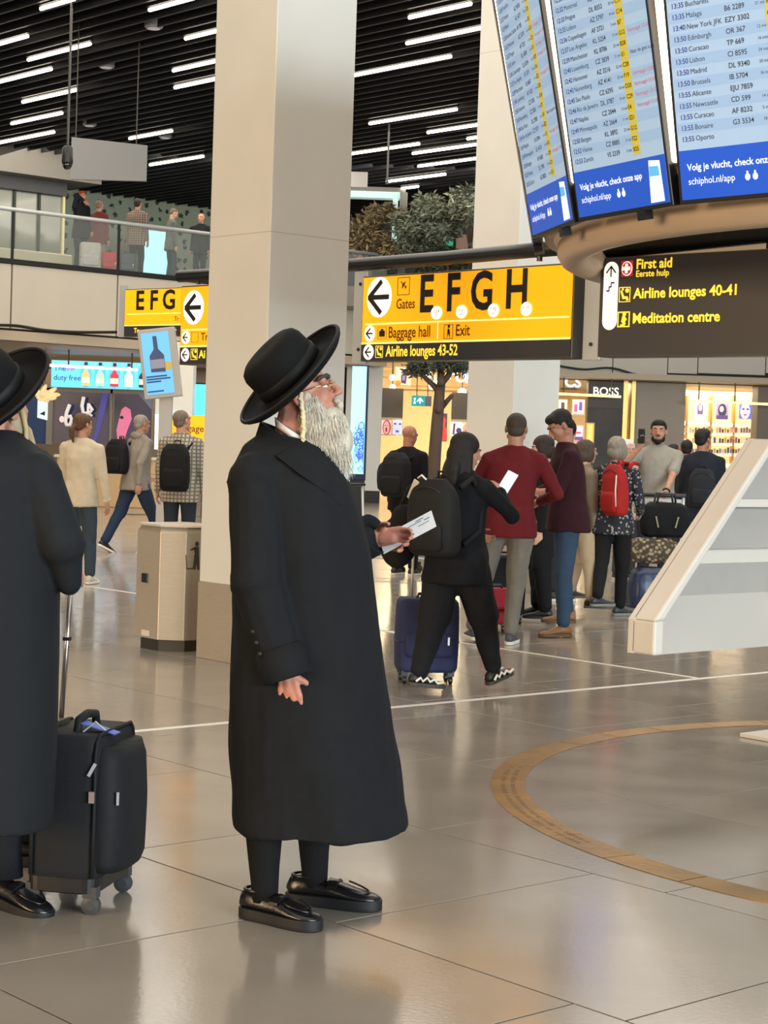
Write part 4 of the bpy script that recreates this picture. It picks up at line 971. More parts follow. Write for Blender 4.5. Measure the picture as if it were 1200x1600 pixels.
mesh('rod', Geo().tube([(0, 0, 0), (0, 0, 8.3-a.z)], .022, 6), mat('rod_grey', '#5d5b58'), rd); mesh('end_cap', Geo().box((0, 0, -.02), (.06, .06, .06)), STEELD, rd)
# upper-level glazed frame, gallery floor on the right and coloured kiosks
ug = empty('wall_upper', (0, 0, 0), 0, kind='structure')
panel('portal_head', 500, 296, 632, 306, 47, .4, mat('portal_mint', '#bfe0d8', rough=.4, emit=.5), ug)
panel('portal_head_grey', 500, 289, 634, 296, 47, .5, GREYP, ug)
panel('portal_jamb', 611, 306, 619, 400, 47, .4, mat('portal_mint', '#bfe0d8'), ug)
panel('portal_jamb_grey', 619, 300, 631, 480, 46.9, .5, GREYP, ug)
panel('grey_sheet', 545, 268, 574, 292, 44, .1, mat('sheet_grey', '#605e5c'), ug)
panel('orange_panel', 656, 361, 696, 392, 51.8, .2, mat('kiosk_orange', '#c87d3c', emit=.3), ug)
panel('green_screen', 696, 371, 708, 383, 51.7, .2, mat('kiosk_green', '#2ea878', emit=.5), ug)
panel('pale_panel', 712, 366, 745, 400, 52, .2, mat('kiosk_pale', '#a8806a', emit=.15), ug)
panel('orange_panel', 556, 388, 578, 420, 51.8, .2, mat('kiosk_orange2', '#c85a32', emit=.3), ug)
panel('dark_back', 540, 330, 760, 500, 54, .2, mat('upper_dark', '#3d403c', rough=.7), ug)
area('upper_lamps', at(650, 300, 47)+Vector((0, -3, .5)), at(650, 420, 49), 8, 3, 260, (1, .93, .8))
# ------------------------------------------------------------------ people
def skin_mat(name, col): return mat(name, col, rough=.5, var=.10, vscale=25, bump=.04, bscale=120, spec=.35)
def cloth(name, col, rough=.85, var=.08, bump=.25, bs=90, sheen=.0): return mat(name, col, rough=rough, var=var, vscale=14, bump=bump, bscale=bs, spec=.25, sheen=sheen)
EYEW = mat('eye_white', '#e4ddd4', rough=.25); IRIS = mat('iris_dark', '#1d1410', rough=.15)
LIP = mat('lip', '#8d4a42', rough=.5)
def head_parts(g, M, s=1.0, fat=0.0):
    """skin shapes of a head: x right, y to the face, z up, centre between the ears"""
    E3 = lambda c, r, R=None: g.ell(M @ (Vector(c)*s), tuple(a*s for a in r), (M.to_3x3() @ R) if R else M.to_3x3())
    C3 = lambda a, b, ra, rb=None: g.cap(M @ (Vector(a)*s), M @ (Vector(b)*s), ra*s, (rb if rb else ra)*s)
    E3((0, -.014, .036), (.076, .096, .084)); E3((0, .03, -.03), (.060+fat, .062, .082)); E3((0, .062, -.092), (.028, .024, .022))
    C3((-.052, 0, -.055), (-.012, .062, -.092), .022, .020); C3((.052, 0, -.055), (.012, .062, -.092), .022, .020)
    C3((-.044, .072, .030), (.044, .072, .030), .015); C3((0, .088, .022), (0, .112, -.018), .0085, .0125)
    E3((.012, .100, -.024), (.0085, .012, .008)); E3((-.012, .100, -.024), (.0085, .012, .008))
    E3((.031, .053, -.022), (.029, .030, .036)); E3((-.031, .053, -.022), (.029, .030, .036))
    for sx_ in (-1, 1): E3((sx_*.031, .0735, .0165), (.0165, .0135, .0085)); E3((sx_*.031, .0725, -.001), (.0165, .0130, .0065))
    E3((0, .088, -.052), (.024, .010, .0065)); E3((0, .086, -.064), (.021, .011, .0075)); E3((0, .080, -.056), (.034, .012, .022))
    for sx_ in (-1, 1):
        R = Matrix.Rotation(sx_*.35, 3, 'Z'); E3((sx_*.079, -.012, -.002), (.008, .019, .031), R); E3((sx_*.076, -.004, -.018), (.010, .012, .014))
def face_details(root, M, s, hair, brow=True, glasses=None, gaze=(0, 0)):
    for sx_ in (-1, 1):
        c = M @ (Vector((sx_*.031, .0725, .008))*s)
        e = mesh('eye', Geo().ell(c, (.0125*s,)*3, M.to_3x3(), 14, 8), EYEW, root, smooth=True)
        d = (M.to_3x3() @ Vector((gaze[0], 1, gaze[1]))).normalized()
        mesh('iris', Geo().ell(c+d*.009*s, (.006*s,)*3, M.to_3x3(), 10, 6), IRIS, e, smooth=True)
        if brow:
            P = [M @ (Vector((sx_*x, y, z))*s) for x, y, z in ((.012, .090, .029), (.034, .088, .036), (.057, .070, .033), (.064, .055, .028))]
            mesh('eyebrow', Geo().tube(P, [.004*s, .0055*s, .0045*s, .002*s], 6), hair, root, smooth=True)
    P = [M @ (Vector((x, y, -.058))*s) for x, y in ((-.022, .086), (-.010, .096), (0, .098), (.010, .096), (.022, .086))]
    mesh('lip_line', Geo().tube(P, [.001*s, .0032*s, .0036*s, .0032*s, .001*s], 6), LIP, root, smooth=True)
    if glasses:
        g = Geo()
        for sx_ in (-1, 1):
            c = Vector((sx_*.033, .098, .006)); ring = [M @ ((c+Vector((.024*math.cos(t*PI/8), -.004*abs(math.cos(t*PI/8)), .018*math.sin(t*PI/8))))*s) for t in range(16)]
            g.tube(ring, .0016*s, 6, closed=True, cap=False)
            g.tube([M @ (Vector(q)*s) for q in ((sx_*.057, .095, .010), (sx_*.080, .05, .012), (sx_*.082, -.005, .010))], .0018*s, 6)
        g.tube([M @ (Vector(q)*s) for q in ((-.010, .098, .010), (0, .106, .013), (.010, .098, .010))], .0016*s, 6)
        mesh('glasses', g, glasses, root, smooth=True)
def hand_parts(g, wrist, fdir, pn, thumb, s=1.0, curl=.45, spread=.0, thumb_in=.3, curls=None):
    """palm and five fingers; pn = direction the palm faces, thumb = +1/-1 side"""
    f = Vector(fdir).normalized(); n = Vector(pn); n = (n-f*n.dot(f)).normalized(); t = f.cross(n)*thumb; w = Vector(wrist)
    L = (.072, .080, .074, .058); tips = []
    for i in range(4):
        off = (.030-.0205*i); k = w+(f*(.088-.006*abs(i-1)-(.008 if i == 3 else 0))+t*off)*s
        g.cap(w+(f*.008+t*off*.55)*s, k, .0135*s, .0115*s, 8)
        a = 0; p = k; cu = curls[i] if curls else curl
        for j, fr in enumerate((.45, .31, .24)):
            a += cu*(.75 if j == 0 else 1.0); d = f*math.cos(a)+n*math.sin(a)+t*spread*(1.5-i)*.3
            q = p+d.normalized()*L[i]*fr*s; g.cap(p, q, (.0098-.0009*j)*s, (.0092-.0011*j)*s, 8); p = q
        tips.append(p)
    g.cap(w+(f*.03+n*.004)*s, w+(f*.06+n*.004)*s, .022*s, .020*s, 10)
    b = w+(f*.018+t*.024)*s; d1 = (f*.62+t*.70+n*thumb_in).normalized(); d2 = (f*.85+t*.32+n*(thumb_in+.2)).normalized()
    q = b+d1*.040*s; r_ = q+d2*.032*s; e = r_+(d2+f*.2-t*.12).normalized()*.024*s
    g.cap(b, q, .0145*s, .0115*s, 8); g.cap(q, r_, .0112*s, .010*s, 8); g.cap(r_, e, .0098*s, .0075*s, 8)
    return tips
def ik(a, b, l1, l2, hint):
    a = Vector(a); b = Vector(b); d = b-a; L = min(d.length, (l1+l2)*.999); d.normalize()
    x = (l1*l1-l2*l2+L*L)/(2*L); h = math.sqrt(max(l1*l1-x*x, 0)); u = Vector(hint); u = (u-d*u.dot(d)).normalized()
    return a+d*x+u*h, a+d*L
def ering(c, rx, ry, M3, n=20, p=2.3):
    R = []
    for k in range(n):
        t = 2*PI*k/n; x = math.copysign(abs(math.cos(t))**(2/p), math.cos(t)); y = math.copysign(abs(math.sin(t))**(2/p), math.sin(t))
        R.append(c+M3 @ Vector((rx*x, ry*y, 0)))
    return R
def chaikin(P, it=2):
    for _ in range(it):
        Q = []
        for i in range(len(P)):
            a, b = P[i], P[(i+1) % len(P)]; Q += [tuple(a[k]*.75+b[k]*.25 for k in range(2)), tuple(a[k]*.25+b[k]*.75 for k in range(2))]
        P = Q
    return P
def shoe(root, ank, yaw, pitch, s, up, sole, name='shoe', style='shoe', extra=None):
    """shoe under the ankle joint; yaw in the local frame, pitch lifts the heel"""
    M = Matrix.Translation(ank) @ Matrix.Rotation(yaw, 4, 'Z') @ Matrix.Rotation(-pitch, 4, 'X') @ Matrix.Translation((0, 0, -.085*s))
    sec = [(-.078, .020, .030, .060), (-.066, .032, .02, .085), (-.03, .036, .018, .100), (.01, .036, .018, .098), (.05, .039, .018, .078), (.10, .045, .018, .058), (.145, .043, .018, .047), (.18, .030, .018, .038), (.196, .012, .02, .030)]
    g = Geo(); R = []
    for y, w, z0, z1 in sec:
        R.append([M @ (Vector((w*math.cos(t)*(1 if math.sin(t) < 0 else .86), y, (z0+z1)/2+(z1-z0)/2*math.sin(t)))*s) for t in [2*PI*k/14 for k in range(14)]])
    g.loft(R); o = mesh(name, g, up, root, smooth=True)
    g = Geo(); hgt = .026
    out = [(-.084, 0), (-.078, .022), (-.05, .037), (.0, .037), (.05, .041), (.10, .048), (.15, .046), (.185, .032), (.203, 0)]
    poly = chaikin([(x, y) for y, x in out]+[(-x, y) for y, x in out[::-1][1:-1]], 1)
    g.loft([[M @ (Vector((x, y, 0))*s) for x, y in poly], [M @ (Vector((x*1.02, y, hgt))*s) for x, y in poly]])
    mesh('sole', g, sole, o, bevel=.004*s)
    return o, M
HAIR = {}
def hair_mat(col):
    if col not in HAIR: HAIR[col] = mat('hair_'+col, col, rough=.68, var=.25, vscale=60, bump=.5, bscale=90, stretch=(1, 1, .25), spec=.4)
    return HAIR[col]
def make_hair(root, M, s, style, col, vox=.007):
    g = Geo(); m = hair_mat(col); M3 = M.to_3x3(); nm = 'hair'
    E3 = lambda c, r: g.ell(M @ (Vector(c)*s), tuple(a*s for a in r), M3)
    if style == 'short': E3((0, -.026, .044), (.083, .100, .086)); E3((0, .03, .085), (.066, .055, .04)); E3((0, -.06, -.01), (.07, .05, .06))
    elif style == 'quiff': E3((0, -.026, .044), (.083, .098, .088)); E3((0, .040, .090), (.062, .046, .034)); E3((0, -.06, -.005), (.066, .045, .05))
    elif style == 'crop': E3((0, -.024, .042), (.0795, .097, .083)); E3((0, -.06, -.015), (.068, .047, .05))
    elif style == 'fringe': E3((0, -.03, .0), (.0815, .083, .048)); E3((0, -.066, -.02), (.064, .042, .045))
    elif style == 'bald': return None
    elif style == 'bob': E3((0, -.022, .042), (.088, .106, .09)); E3((0, -.04, -.03), (.088, .085, .085)); E3((.066, .0, -.02), (.034, .052, .085)); E3((-.066, .0, -.02), (.034, .052, .085))
    elif style == 'pony':
        E3((0, -.024, .043), (.083, .102, .087)); E3((0, -.06, -.005), (.066, .05, .055)); E3((0, -.118, -.01), (.028, .03, .03))
        P = [M @ (Vector(q)*s) for q in ((0, -.125, -.01), (0, -.155, -.05), (0, -.15, -.11), (0, -.13, -.17))]
        for a, b, ra, rb in ((P[0], P[1], .026, .034), (P[1], P[2], .034, .03), (P[2], P[3], .03, .012)): g.cap(a, b, ra*s, rb*s)
    elif style == 'long':
        E3((0, -.022, .044), (.088, .106, .092)); E3((0, -.05, -.03), (.094, .08, .09)); E3((0, -.075, -.14), (.10, .05, .12)); E3((.04, -.07, -.26), (.075, .04, .13))
        for x, y in ((-.055, -.05), (-.02, -.075), (.02, -.075), (.055, -.05), (.07, -.01), (-.07, -.01)):
            a = M @ (Vector((x, y, 0))*s); g.cap(a, a+Vector((x*.35, -.02, -.40 if abs(x) < .06 else -.26))*s, .035*s, .02*s)
    elif style == 'bun': E3((0, -.026, .044), (.084, .100, .088)); E3((0, -.085, .09), (.05, .05, .045))
    elif style == 'hijab':
        nm = 'headscarf'; E3((0, -.028, .038), (.092, .105, .10)); E3((0, -.02, -.07), (.085, .085, .08)); E3((0, -.01, -.15), (.12, .10, .06)); E3((0, .055, -.125), (.05, .035, .035))
    return blob(nm, g, m, root, voxel=vox*s, it=8 if style == 'long' else 4)
def person(label, H, loc, head_deg, feet=((.1, .02, 0, 0), (-.1, -.02, 0, 0)), hands=None, elbows=((.5, -1, -.2), (-.5, -1, -.2)), lean=(0, 0), twist=0.0,
           hy=0.0, hp=0.0, hr=0.0, girth=1.0, top=('#888888', 'long', 0.0), pants=('#333333', 1.0), shoes=('#222222', '#cfcabf'), skin='#c08a70', hair=('short', '#201812'),
           face=True, vox=1.0, hand_curl=.5, beard=None, hdir=None, glasses=None, hem=None, name='person', fold=.006, hip_drop=0.0, arm_names=None, topmat=None):
    """standing figure: local x right, y forward, z up; root at the floor"""
    s = H/1.75; root = empty(name, (loc[0], loc[1], loc[2] if len(loc) > 2 else 0.0), math.radians(head_deg)-PI/2, label, 'person')
    J = {}
    pel = Vector((0, 0, (.955-hip_drop)*s)); sp = Vector((lean[0], lean[1], 1)).normalized(); nb = pel+sp*.525*s
    TW = Matrix.Rotation(twist, 3, 'Z'); J['nb'] = nb
    hd = nb+sp*.07*s+Vector((0, .018+.05*max(-hp, 0), .072))*s
    MH = Matrix.Translation(hd) @ Matrix.Rotation(hy, 4, 'Z') @ Matrix.Rotation(hp, 4, 'X') @ Matrix.Rotation(hr, 4, 'Y'); J['head'] = MH
    sk = skin_mat('skin_'+skin, skin); B = Geo(); head_parts(B, MH, s); B.cap(nb-sp*.05*s, hd+MH.to_3x3() @ Vector((0, -.02, -.05))*s, .066*s, .058*s)
    # torso skin inside the clothes
    rows = [(-.09, .135, .10), (.0, .14, .10), (.18, .125, .09), (.34, .14, .095), (.44, .13, .085), (.50, .06, .05)]
    B.loft([ering(pel+sp*t*s, rx*s*girth, ry*s*girth, TW) for t, rx, ry in rows])
    T = Geo(); drop = top[2]
    rows = [(-.10-drop, .196, .160), (-.02, .186, .148), (.10, .160, .132), (.22, .162, .130), (.34, .176, .130), (.42, .165, .112), (.48, .120, .088), (.525, .082, .074), (.545, .070, .066)]
    gx_ = lambda t: 1+(girth-1)*(1.15 if t < .25 else .7)
    T.loft([ering(pel+sp*t*s, rx*s*gx_(t)*.97, ry*s*gx_(t), TW) for t, rx, ry in rows])
    arms = []
    hands = hands or ((.24, .04, .78), (-.24, .04, .78))
    for i, sx_ in enumerate((1, -1)):
        sh_ = nb+TW @ Vector((sx_*.178*s*(1+(girth-1)*.5), 0, -.095*s)); tgt = Vector(hands[i])*s
        el, wr = ik(sh_, tgt, .285*s, .255*s, elbows[i]); J['wr%d' % i] = wr; J['el%d' % i] = el; J['sh%d' % i] = sh_
        B.cap(sh_, el, .045*s, .040*s); B.cap(el, wr, .038*s, .027*s)
        fd = (wr-el).normalized() if not (hdir and hdir[i]) else Vector(hdir[i][0]); pn = Vector((-sx_, 0.25, 0)) if not (hdir and hdir[i]) else Vector(hdir[i][1])
        J['tips%d' % i] = hand_parts(B, wr, fd, pn, sx_, s, hand_curl)
        T.cap(nb+TW @ Vector((sx_*.045*s, -.005*s, -.03*s)), sh_, .055*s, .066*s); T.cap(sh_, el, .068*s, .056*s)
        if top[1] == 'long': T.cap(el, el.lerp(wr, .94), .054*s, .041*s)
        elif top[1] == 'rolled': T.cap(el, el.lerp(wr, .22), .054*s, .052*s)
        elif top[1] == 'short': pass
    if top[1] == 'short':      # shorten sleeves: rebuild upper arms only
        T = Geo(); T.loft([ering(pel+sp*t*s, rx*s*gx_(t)*.97, ry*s*gx_(t), TW) for t, rx, ry in rows])
        for i, sx_ in enumerate((1, -1)):
            T.cap(nb+TW @ Vector((sx_*.045*s, -.005*s, -.03*s)), J['sh%d' % i], .055*s, .068*s); T.cap(J['sh%d' % i], J['sh%d' % i].lerp(J['el%d' % i], .72), .068*s, .062*s)
    Pn = Geo(); pw = pants[1]
    Pn.ell(pel+Vector((0, 0, -.03*s)), (.160*s*girth, .122*s*girth, .13*s))
    for i, sx_ in enumerate((1, -1)):
        fx_, fy_, lift, yaw = feet[i][:4]; pit = feet[i][4] if len(feet[i]) > 4 else 0.0
        hip = pel+TW @ Vector((sx_*.085*s*girth, 0, -.05*s)); ank = Vector((fx_*s, fy_*s, (.085+lift)*s))
        kn, an = ik(hip, ank, .412*s, .412*s, Vector((math.sin(-yaw)*.4, 1, 0))); J['kn%d' % i] = kn; J['an%d' % i] = an
        B.cap(hip, kn, .07*s, .05*s); B.cap(kn, an, .048*s, .034*s)
        Pn.cap(hip, kn, .096*s*girth*(.6+.4*pw), .068*s*pw); Pn.cap(kn, an+Vector((0, -.005, .035))*s, .066*s*pw, .052*s*min(pw, 1.3))
        if len(pants) < 3: J['shoe%d' % i] = shoe(root, an, yaw, pit, s, mat('shoe_'+shoes[0], shoes[0], rough=.5, bump=.1, bscale=60), mat('sole_'+shoes[1], shoes[1], rough=.6))
        else: J['shoe%d' % i] = shoe(root, an, yaw, pit, s, mat('shoe_'+shoes[0], shoes[0], rough=.5), mat('sole_'+shoes[1], shoes[1]))
    blob('body', B, sk, root, voxel=.0075*vox, it=2)
    tn = top[3] if len(top) > 3 else 'sweater'
    J['top'] = blob(tn, T, topmat or cloth('cloth_'+top[0], top[0]), root, voxel=.011*vox, it=7, fold=fold, fscale=(9, 9, 5))
    J['pants'] = blob('trousers', Pn, cloth('trouser_'+pants[0], pants[0]), root, voxel=.011*vox, it=5, fold=fold, fscale=(10, 10, 5))
    if hair: make_hair(root, MH, s, hair[0], hair[1], .0075*vox)
    hm = hair_mat(hair[1] if hair else '#403028')
    if face: face_details(root, MH, s, hm, glasses=glasses)
    if beard:
        g = Geo(); E3 = lambda c, r: g.ell(MH @ (Vector(c)*s), tuple(a*s for a in r), MH.to_3x3())
        E3((0, .058, -.088), (.042, .036, .036)); E3((.045, .025, -.062), (.024, .042, .04)); E3((-.045, .025, -.062), (.024, .042, .04)); E3((0, .092, -.040), (.028, .010, .006))
        blob('beard', g, hair_mat(beard), root, voxel=.006*vox, it=2)
    J['root'] = root; J['s'] = s
    root.matrix_basis = Matrix.Translation(root.location) @ Matrix.Rotation(root.rotation_euler.z, 4, 'Z')
    J['W'] = Matrix.Translation(root.location) @ Matrix.Rotation(root.rotation_euler.z, 4, 'Z')
    return J
def fp(px, py):
    p = floor_pt(px, py); return (p.x, p.y)
# ------------------------------------------------------------------ luggage builders
def wheel_set(root, pts, r=.028, m=BLACKM):
    for x, y in pts:
        w = mesh('wheel', Geo().lathe([(r*.5, -.014), (r, -.010), (r, .010), (r*.5, .014)], 14, Matrix.Translation((x, y, r)) @ Matrix.Rotation(PI/2, 4, 'Y')), m, root, smooth=False)
        mesh('caster', Geo().box((x, y, r*2+.012), (.04, .045, .036)), m, w)
def suitcase(label, loc, rz, w, d, h, col, handle=.0, soft=True, name='suitcase'):
    r = empty(name, (loc[0], loc[1], 0), rz, label, 'suitcase'); m = cloth('case_'+col, col, rough=.7 if soft else .35, bump=.15, bs=200)
    R = []
    for z, k in ((.075, .93), (.10, .99), (.12, 1.0), (h*.5, 1.02), (h-.06, 1.0), (h-.02, .97), (h, .88)):
        R.append(ering(Vector((0, 0, z)), w/2*k, d/2*k, Matrix.Identity(3), 28, 6))
    mesh('shell', Geo().loft(R), m, r, smooth=True)
    g = Geo(); g.tube([Vector((p.x, p.y, h*.5)) for p in ering(Vector((0, 0, 0)), w/2*1.025, d/2*1.025, Matrix.Identity(3), 28, 6)], .004, 5, closed=True, cap=False)
    mesh('seam', g, BLACKM, r)
    mesh('top_handle', Geo().tube([(-.07, 0, h-.01), (-.06, 0, h+.025), (.06, 0, h+.025), (.07, 0, h-.01)], .011, 8), BLACKM, r, smooth=True)
    mesh('front_pocket', Geo().loft([ering(Vector((0, -d/2*.98-.0, z)), w/2*k, .022*k, Matrix.Identity(3), 24, 4) for z, k in ((.17, .7), (.2, .8), (h*.55, .8), (h*.6, .7))]), m, r, smooth=True)
    mesh('zip_pull', Geo().box((w*.3, -d/2-.03, h*.52), (.012, .008, .05)), ALU, r)
    wheel_set(r, [(sx_*w*.38, sy*d*.34) for sx_ in (-1, 1) for sy in (-1, 1)])
    if handle:
        for sx_ in (-1, 1): mesh('handle_rod', Geo().tube([(sx_*.09, d*.36, h-.03), (sx_*.09, d*.36, h+handle)], .008, 8), ALU, r, smooth=True)
        mesh('handle_grip', Geo().cap((-.1, d*.36, h+handle), (.1, d*.36, h+handle), .014), BLACKM, r, smooth=True)
    return r
def backpack(label, W, wid, hgt, dep, col, sh=None, name='backpack', tagc=None, zip_=True, cat='backpack', smooth=6):
    """W: world matrix whose origin is the middle of the back contact, -y away from the wearer's back"""
    r = empty(name, (0, 0, 0), 0, label, cat); r.matrix_world = W
    m = cloth('pack_'+col, col, rough=.75, bump=.15, bs=150); g = Geo(); R = []
    for z, k, dd in ((-hgt/2, .80, .55), (-hgt/2+.03, .95, .9), (-hgt*.25, 1.0, 1.05), (0, 1, 1.0), (hgt*.25, .97, .85), (hgt/2-.06, .86, .62), (hgt/2, .55, .30)):
        R.append(ering(Vector((0, -dep/2, z)), wid/2*k, dep/2*dd, Matrix.Identity(3), 22, 3.2))
    g.loft(R); blob('pack_body', g, m, r, voxel=.010, it=smooth, fold=.004)
    mesh('front_pocket', Geo().loft([ering(Vector((0, -dep*.98, z)), wid/2*k, .035*k, Matrix.Identity(3), 22, 3) for z, k in ((-hgt*.42, .55), (-hgt*.38, .74), (-hgt*.1, .76), (-hgt*.02, .6))]), m, r, smooth=True)
    mesh('top_loop', Geo().tube([(-.035, -.01, hgt/2-.02), (-.03, -.01, hgt/2+.035), (.03, -.01, hgt/2+.035), (.035, -.01, hgt/2-.02)], .008, 6), m, r, smooth=True)
    if zip_: mesh('zip', Geo().tube([(wid*.46*math.cos(t), -dep*.72-.02*math.sin(t), hgt*.1+hgt*.3*math.sin(t)) for t in [PI*k/12 for k in range(13)]], .0035, 5), BLACKM, r)
    if sh:
        for sx_ in (-1, 1): mesh('strap', Geo().tube([Vector((sx_*x, y, z)) for x, y, z in sh], .018, 8), m, r, smooth=True)
    return r
def phone(label, M, m_screen=None):
    r = empty('phone', (0, 0, 0), 0, label, 'phone'); r.matrix_world = M
    mesh('body', Geo().box((0, 0, 0), (.074, .009, .152)), (mat('phone_black', '#17181b', rough=.3) if m_screen else mat('phone_pale', '#b9bcc4', rough=.3, metal=.3)), r, bevel=.004)
    mesh('screen', Geo().box((0, -.0052, 0), (.068, .001, .144)), m_screen or mat('phone_screen', '#dfe6f4', emit=.7), r)
    mesh('camera_bump', Geo().box((-.018, .006, .052), (.03, .004, .034)), BLACKM, r, bevel=.002)
    return r
# ------------------------------------------------------------------ the man in the black coat and hat
COAT = mat('coat_black', '#161719', rough=.85, var=.08, vscale=20, bump=.18, bscale=160, spec=.2)
COAT2 = mat('coat_lapel', '#0c0d0f', rough=.75, bump=.12, bscale=160, spec=.25)
FELT = mat('felt_black', '#060607', rough=.8, bump=.15, bscale=180, spec=.2)
RIBBON = mat('hat_ribbon', '#08090a', rough=.6, spec=.25)
LEATH = mat('leather_black', '#151416', rough=.28, spec=.6, bump=.08, bscale=70, var=.2, vscale=12)
RUBBER = mat('rubber_black', '#121213', rough=.6)
STOCK = cloth('stocking_black', '#0d0d0f')
SHIRT = cloth('shirt_white', '#d9d5cf', bump=.1)
BEARDM = mat('beard_white', '#b8ae9c', rough=.75, var=.22, vscale=45, bump=.8, bscale=70, stretch=(1, 1, .18), spec=.25)
STRAND = mat('beard_strand', '#dbd2c0', rough=.65, var=.15, vscale=30)
GOLDW = mat('gold_wire', '#b99a5a', rough=.25, metal=1)
class Local:
    """metric frame of a figure at distance d: maps photo points to (forward, height)"""
    def __init__(s, c, deg, d): s.c = Vector((c[0], c[1], 0)); s.a = math.radians(deg); s.f = Vector((math.cos(s.a), math.sin(s.a), 0)); s.d = d
    def uz(s, px, py):
        p = at(px, py, s.d); return (p.x-s.c.x)/math.cos(s.a), p.z
    def P(s, px, py, x=0.0):
        # point at lateral offset x (to the figure's right, towards the camera): correct for its distance
        dd = s.d - x*math.cos(s.a); p = at(px, py, dd)-s.c; r = Vector((math.sin(s.a), -math.cos(s.a), 0))
        return Vector((x, p.dot(s.f), p.z))
def coat_loft(L, rows, p=2.2, n=36):
    R = []; T = []
    for py, b, f, w in rows:
        ub, z = L.uz(b, py); uf, z2 = L.uz(f, py); R.append(ering(Vector((0, (ub+uf)/2, (z+z2)/2)), w, (uf-ub)/2, Matrix.Identity(3), n, p)); T.append(((z+z2)/2, (ub+uf)/2, (uf-ub)/2, w))
    return R, T
def surf_x(T, u, z, p=2.2):
    T = sorted(T); z = min(max(z, T[0][0]), T[-1][0])
    for i in range(len(T)-1):
        if T[i][0] <= z <= T[i+1][0]:
            t = (z-T[i][0])/max(T[i+1][0]-T[i][0], 1e-6); q = [T[i][k]*(1-t)+T[i+1][k]*t for k in range(4)]; break
    v = 1-abs((u-q[1])/q[2])**p
    return q[3]*max(v, 0)**(1/p)
def hat(root, c, nrm, fwd, s=1.0):
    n = Vector(nrm).normalized(); y = Vector(fwd); y = (y-n*y.dot(n)).normalized(); x = y.cross(n)
    M = Matrix((x, y, n)).transposed().to_4x4(); M.translation = c
    M = M @ Matrix.Diagonal((.97*s, 1.06*s, s, 1))
    h = mesh('hat', Geo().lathe([(.0, .118), (.05, .121), (.085, .117), (.101, .106), (.108, .088), (.109, .04), (.110, .005), (.118, -.003), (.15, -.006), (.175, .000), (.190, .010), (.1965, .016),
                                   (.1985, .010), (.194, .001), (.178, -.011), (.15, -.018), (.11, -.016), (.1, -.01), (.098, .07), (.0, .08)], 56, M, cap=False), FELT, root, smooth=True)
    mesh('hat_band', Geo().lathe([(.1105, .004), (.1125, .006), (.1122, .040), (.1095, .042)], 56, M, cap=False), RIBBON, h, smooth=True)
    ring = [M @ Vector((.1945*math.cos(2*PI*k/56), .1945*math.sin(2*PI*k/56), .0115)) for k in range(56)]
    mesh('brim_binding', Geo().tube(ring, .0062*s, 8, closed=True, cap=False), RIBBON, h, smooth=True)
    return h
def beard_strands(name, root, starts, lens, m, seed, drift):
    rn = random.Random(seed); g = Geo()
    for p, d in starts:
        p = Vector(p); l = lens*rn.uniform(.5, 1.1); dirv = (Vector(d)+Vector((rn.gauss(0, .18), rn.gauss(0, .18), rn.gauss(0, .1)))).normalized(); pts = [p]
        for k in range(4):
            dirv = (dirv+Vector(drift)*.35+Vector((rn.gauss(0, .10), rn.gauss(0, .10), 0))).normalized(); pts.append(pts[-1]+dirv*l/4)
        g.tube(pts, [.0009, .0009, .0008, .0006, .0002], 3)
    return mesh(name, g, m, root, smooth=True, kind='stuff')
def loafer(root, ank, yaw, pitch, s=1.0, length=1.0):
    M = Matrix.Translation(ank) @ Matrix.Rotation(yaw, 4, 'Z') @ Matrix.Rotation(-pitch, 4, 'X') @ Matrix.Translation((0, 0, -.09)) @ Matrix.Diagonal((s, s*length, s, 1))
    sec = [(-.084, .018, .045, .066), (-.074, .031, .03, .088), (-.045, .037, .03, .098), (-.01, .038, .03, .092), (.025, .039, .03, .086), (.06, .042, .03, .086), (.09, .046, .03, .078), (.13, .050, .03, .064), (.165, .048, .03, .055), (.19, .038, .03, .05), (.208, .018, .032, .042)]
    R = [[M @ Vector((w*math.cos(t)*(1.04 if math.sin(t) < 0 else .9), y, (z0+z1)/2+(z1-z0)/2*math.copysign(abs(math.sin(t))**.85, math.sin(t)))) for t in [2*PI*k/20 for k in range(20)]] for y, w, z0, z1 in sec]
    o = mesh('shoe', Geo().loft(R), LEATH, root, smooth=True)
    out = [(-.092, 0), (-.084, .024), (-.05, .041), (.0, .041), (.05, .045), (.10, .052), (.15, .054), (.185, .046), (.207, .028), (.217, 0)]
    poly = chaikin([(x, y) for y, x in out]+[(-x, y) for y, x in out[::-1][1:-1]], 2)
    mesh('sole', Geo().loft([[M @ Vector((x*.97, y, 0)) for x, y in poly], [M @ Vector((x, y, .012)) for x, y in poly], [M @ Vector((x, y, .036)) for x, y in poly]]), RUBBER, o, bevel=.004)
    seam = [(-.040*math.cos(t)*1.0, .10+.075*math.sin(t), .077-.022*max(math.sin(t), 0)) for t in [PI*k/14 for k in range(15)]]
    mesh('apron_seam', Geo().tube([M @ Vector(q) for q in seam], .0032, 6), LEATH, o, smooth=True)
    mesh('strap', Geo().loft([[M @ Vector((x, y, .088-1.0*x*x*9+dz)) for x, y in ((-.043, .05), (-.02, .05), (0, .05), (.02, .05), (.043, .05), (.044, .08), (.02, .08), (0, .08), (-.02, .08), (-.044, .08))] for dz in (-.004, .004)]), LEATH, o)
    mesh('collar_lining', Geo().tube([M @ Vector((.034*math.cos(t), -.025+.045*math.sin(t), .094)) for t in [2*PI*k/20 for k in range(20)]], .005, 6, closed=True, cap=False), LEATH, o, smooth=True)
    return o
